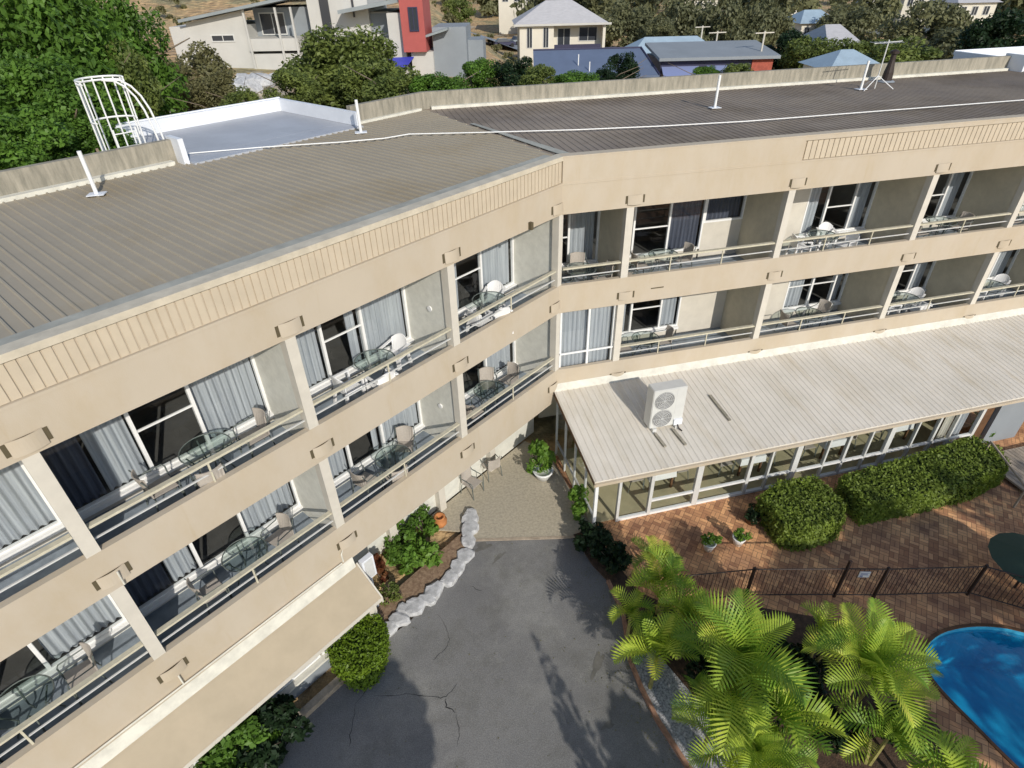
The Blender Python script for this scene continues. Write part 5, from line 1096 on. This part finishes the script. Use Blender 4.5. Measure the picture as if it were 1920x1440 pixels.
# car park and road strips
def road(pts, w__, name, m='modgrey'):
    vs = []
    for i, p in enumerate(pts):
        a = pts[max(0, i-1)]; b = pts[min(len(pts)-1, i+1)]; dx, dy = b[0]-a[0], b[1]-a[1]; L = math.hypot(dx, dy)
        for s_ in (-1, 1): x, y = p[0]-dy/L*w__*s_, p[1]+dx/L*w__*s_; vs.append((x, y, T(x, y)+.35))
    tag(MB().add(vs, [(2*i, 2*i+1, 2*i+3, 2*i+2) for i in range(len(pts)-1)]).build(name, m, norm=False), kind='structure')
road([(22, 112), (30, 116), (38, 118), (46, 118)], 9, 'car_park')
road([(95, 60), (100, 90), (108, 125), (118, 170), (128, 230)], 3, 'road')
def car(P, rz, m, label):
    e_ = empty('parked_car', P, label, 'car', 'cars in the distant car park', rz)
    MB().hexa([(-2.1, -.85, .3), (2.1, -.85, .3), (2.1, .85, .3), (-2.1, .85, .3), (-2.05, -.82, .85), (2.0, -.82, .8), (2.0, .82, .8), (-2.05, .82, .85)]).build('body', m, e_, bevel=.08)
    MB().hexa([(-1.7, -.75, .85), (1.0, -.75, .85), (1.0, .75, .85), (-1.7, .75, .85), (-1.2, -.62, 1.42), (.4, -.62, 1.42), (.4, .62, 1.42), (-1.2, .62, 1.42)]).build('cabin', 'wglass', e_, bevel=.05)
    for x in (-1.3, 1.3):
        for y in (-.8, .8): MB().tube([(x, y-.09, .32), (x, y+.09, .32)], .32, 14).build('wheel', 'tyre', e_)
for k, (x, y, m, lab) in enumerate(((25, 110, 'navy', 'dark blue car at the left of the distant car park'), (29, 113.5, 'modroof', 'grey car in the middle of the distant car park'), (33.5, 111, 'white', 'white car at the front of the distant car park'), (38, 116, 'brick2', 'red car at the right of the distant car park'))):
    car((x, y, T(x, y)+.38), .3*k, m, lab)
# service poles
for k, (u, v0, v1, D, lab) in enumerate(((1425, 58, 108, 66, 'pale service pole with a crossarm above the red brick wall'), (1340, 58, 96, 72, 'service pole with a crossarm above the pale blue roof'), (1312, 48, 90, 84, 'thin service pole left of the others above the pale blue roof'))):
    a = pd(u, v1, D); b = pd(u-2, v0, D); e_ = empty('service_pole', (a[0], a[1], T(a[0], a[1])), lab, 'pole'); zt = b[2]-T(a[0], a[1])
    MB().tube([(0, 0, -.3), (0, 0, zt)], .11, 6, .08).build('pole', 'cream', e_)
    for dz, L in ((.1, .95), (2.0 if k != 1 else 1.4, .6)): MB().box(ID, -L, L, -.05, .05, zt-dz-.08, zt-dz).build('crossarm', 'cream', e_)
# timber deck and rails at the far right of the annex
dk = empty('timber_deck', (14.25, -4.95, -.5), 'small weathered timber deck with sloping handrails at the end of the hedge', 'deck')
for k_ in range(16): MB().box(ID, -1.2+k_*.145, -1.2+k_*.145+.13, -.95, .95, .1, .16).build('deck_board', 'timber', dk)
for k_ in range(12): MB().box(ID, 1.25+k_*.145, 1.25+k_*.145+.13, -.95, .95, .1+.0, .16).build('deck_board', 'timber', dk)
MB().box(ID, -1.25, 3.0, -1.0, -.955, -.0, .15).build('deck_edge', 'brown', dk)
a = px(1858, 828, .6); b = px(1925, 915, .3); q0 = (a[0]-14.25, a[1]+4.95, a[2]+.5); q1 = (b[0]-14.25, b[1]+4.95, b[2]+.5)
MB().tube([q0, q1], .035, 6).build('handrail', 'timber', dk); MB().tube([q0, (q0[0], q0[1], 0)], .035, 6).build('post', 'timber', dk); MB().tube([q1, (q1[0], q1[1], 0)], .035, 6).build('post', 'timber', dk)
# dark round umbrella beside the fence
_pu = px(1945, 1045, .7)
um = empty('garden_umbrella', (_pu[0], _pu[1], -.5), 'dark green round garden umbrella beyond the pool fence', 'umbrella')
MB().tube([(0, 0, 0), (0, 0, 1.25)], .025, 8).build('pole', 'fence', um); uc = MB(); k = 16; 
uc.add([(0, 0, 1.3)]+[(.95*math.cos(i*2*math.pi/k), .95*math.sin(i*2*math.pi/k), 1.02) for i in range(k)], [(0, i+1, (i+1) % k+1) for i in range(k)]); uc.build('canopy', 'umb', um, norm=False)
for o in COL.objects:
    if o.get('category') is None and o.parent is None and o.get('kind') is None and o.type in ('MESH', 'EMPTY'): print('UNTAGGED', o.name)
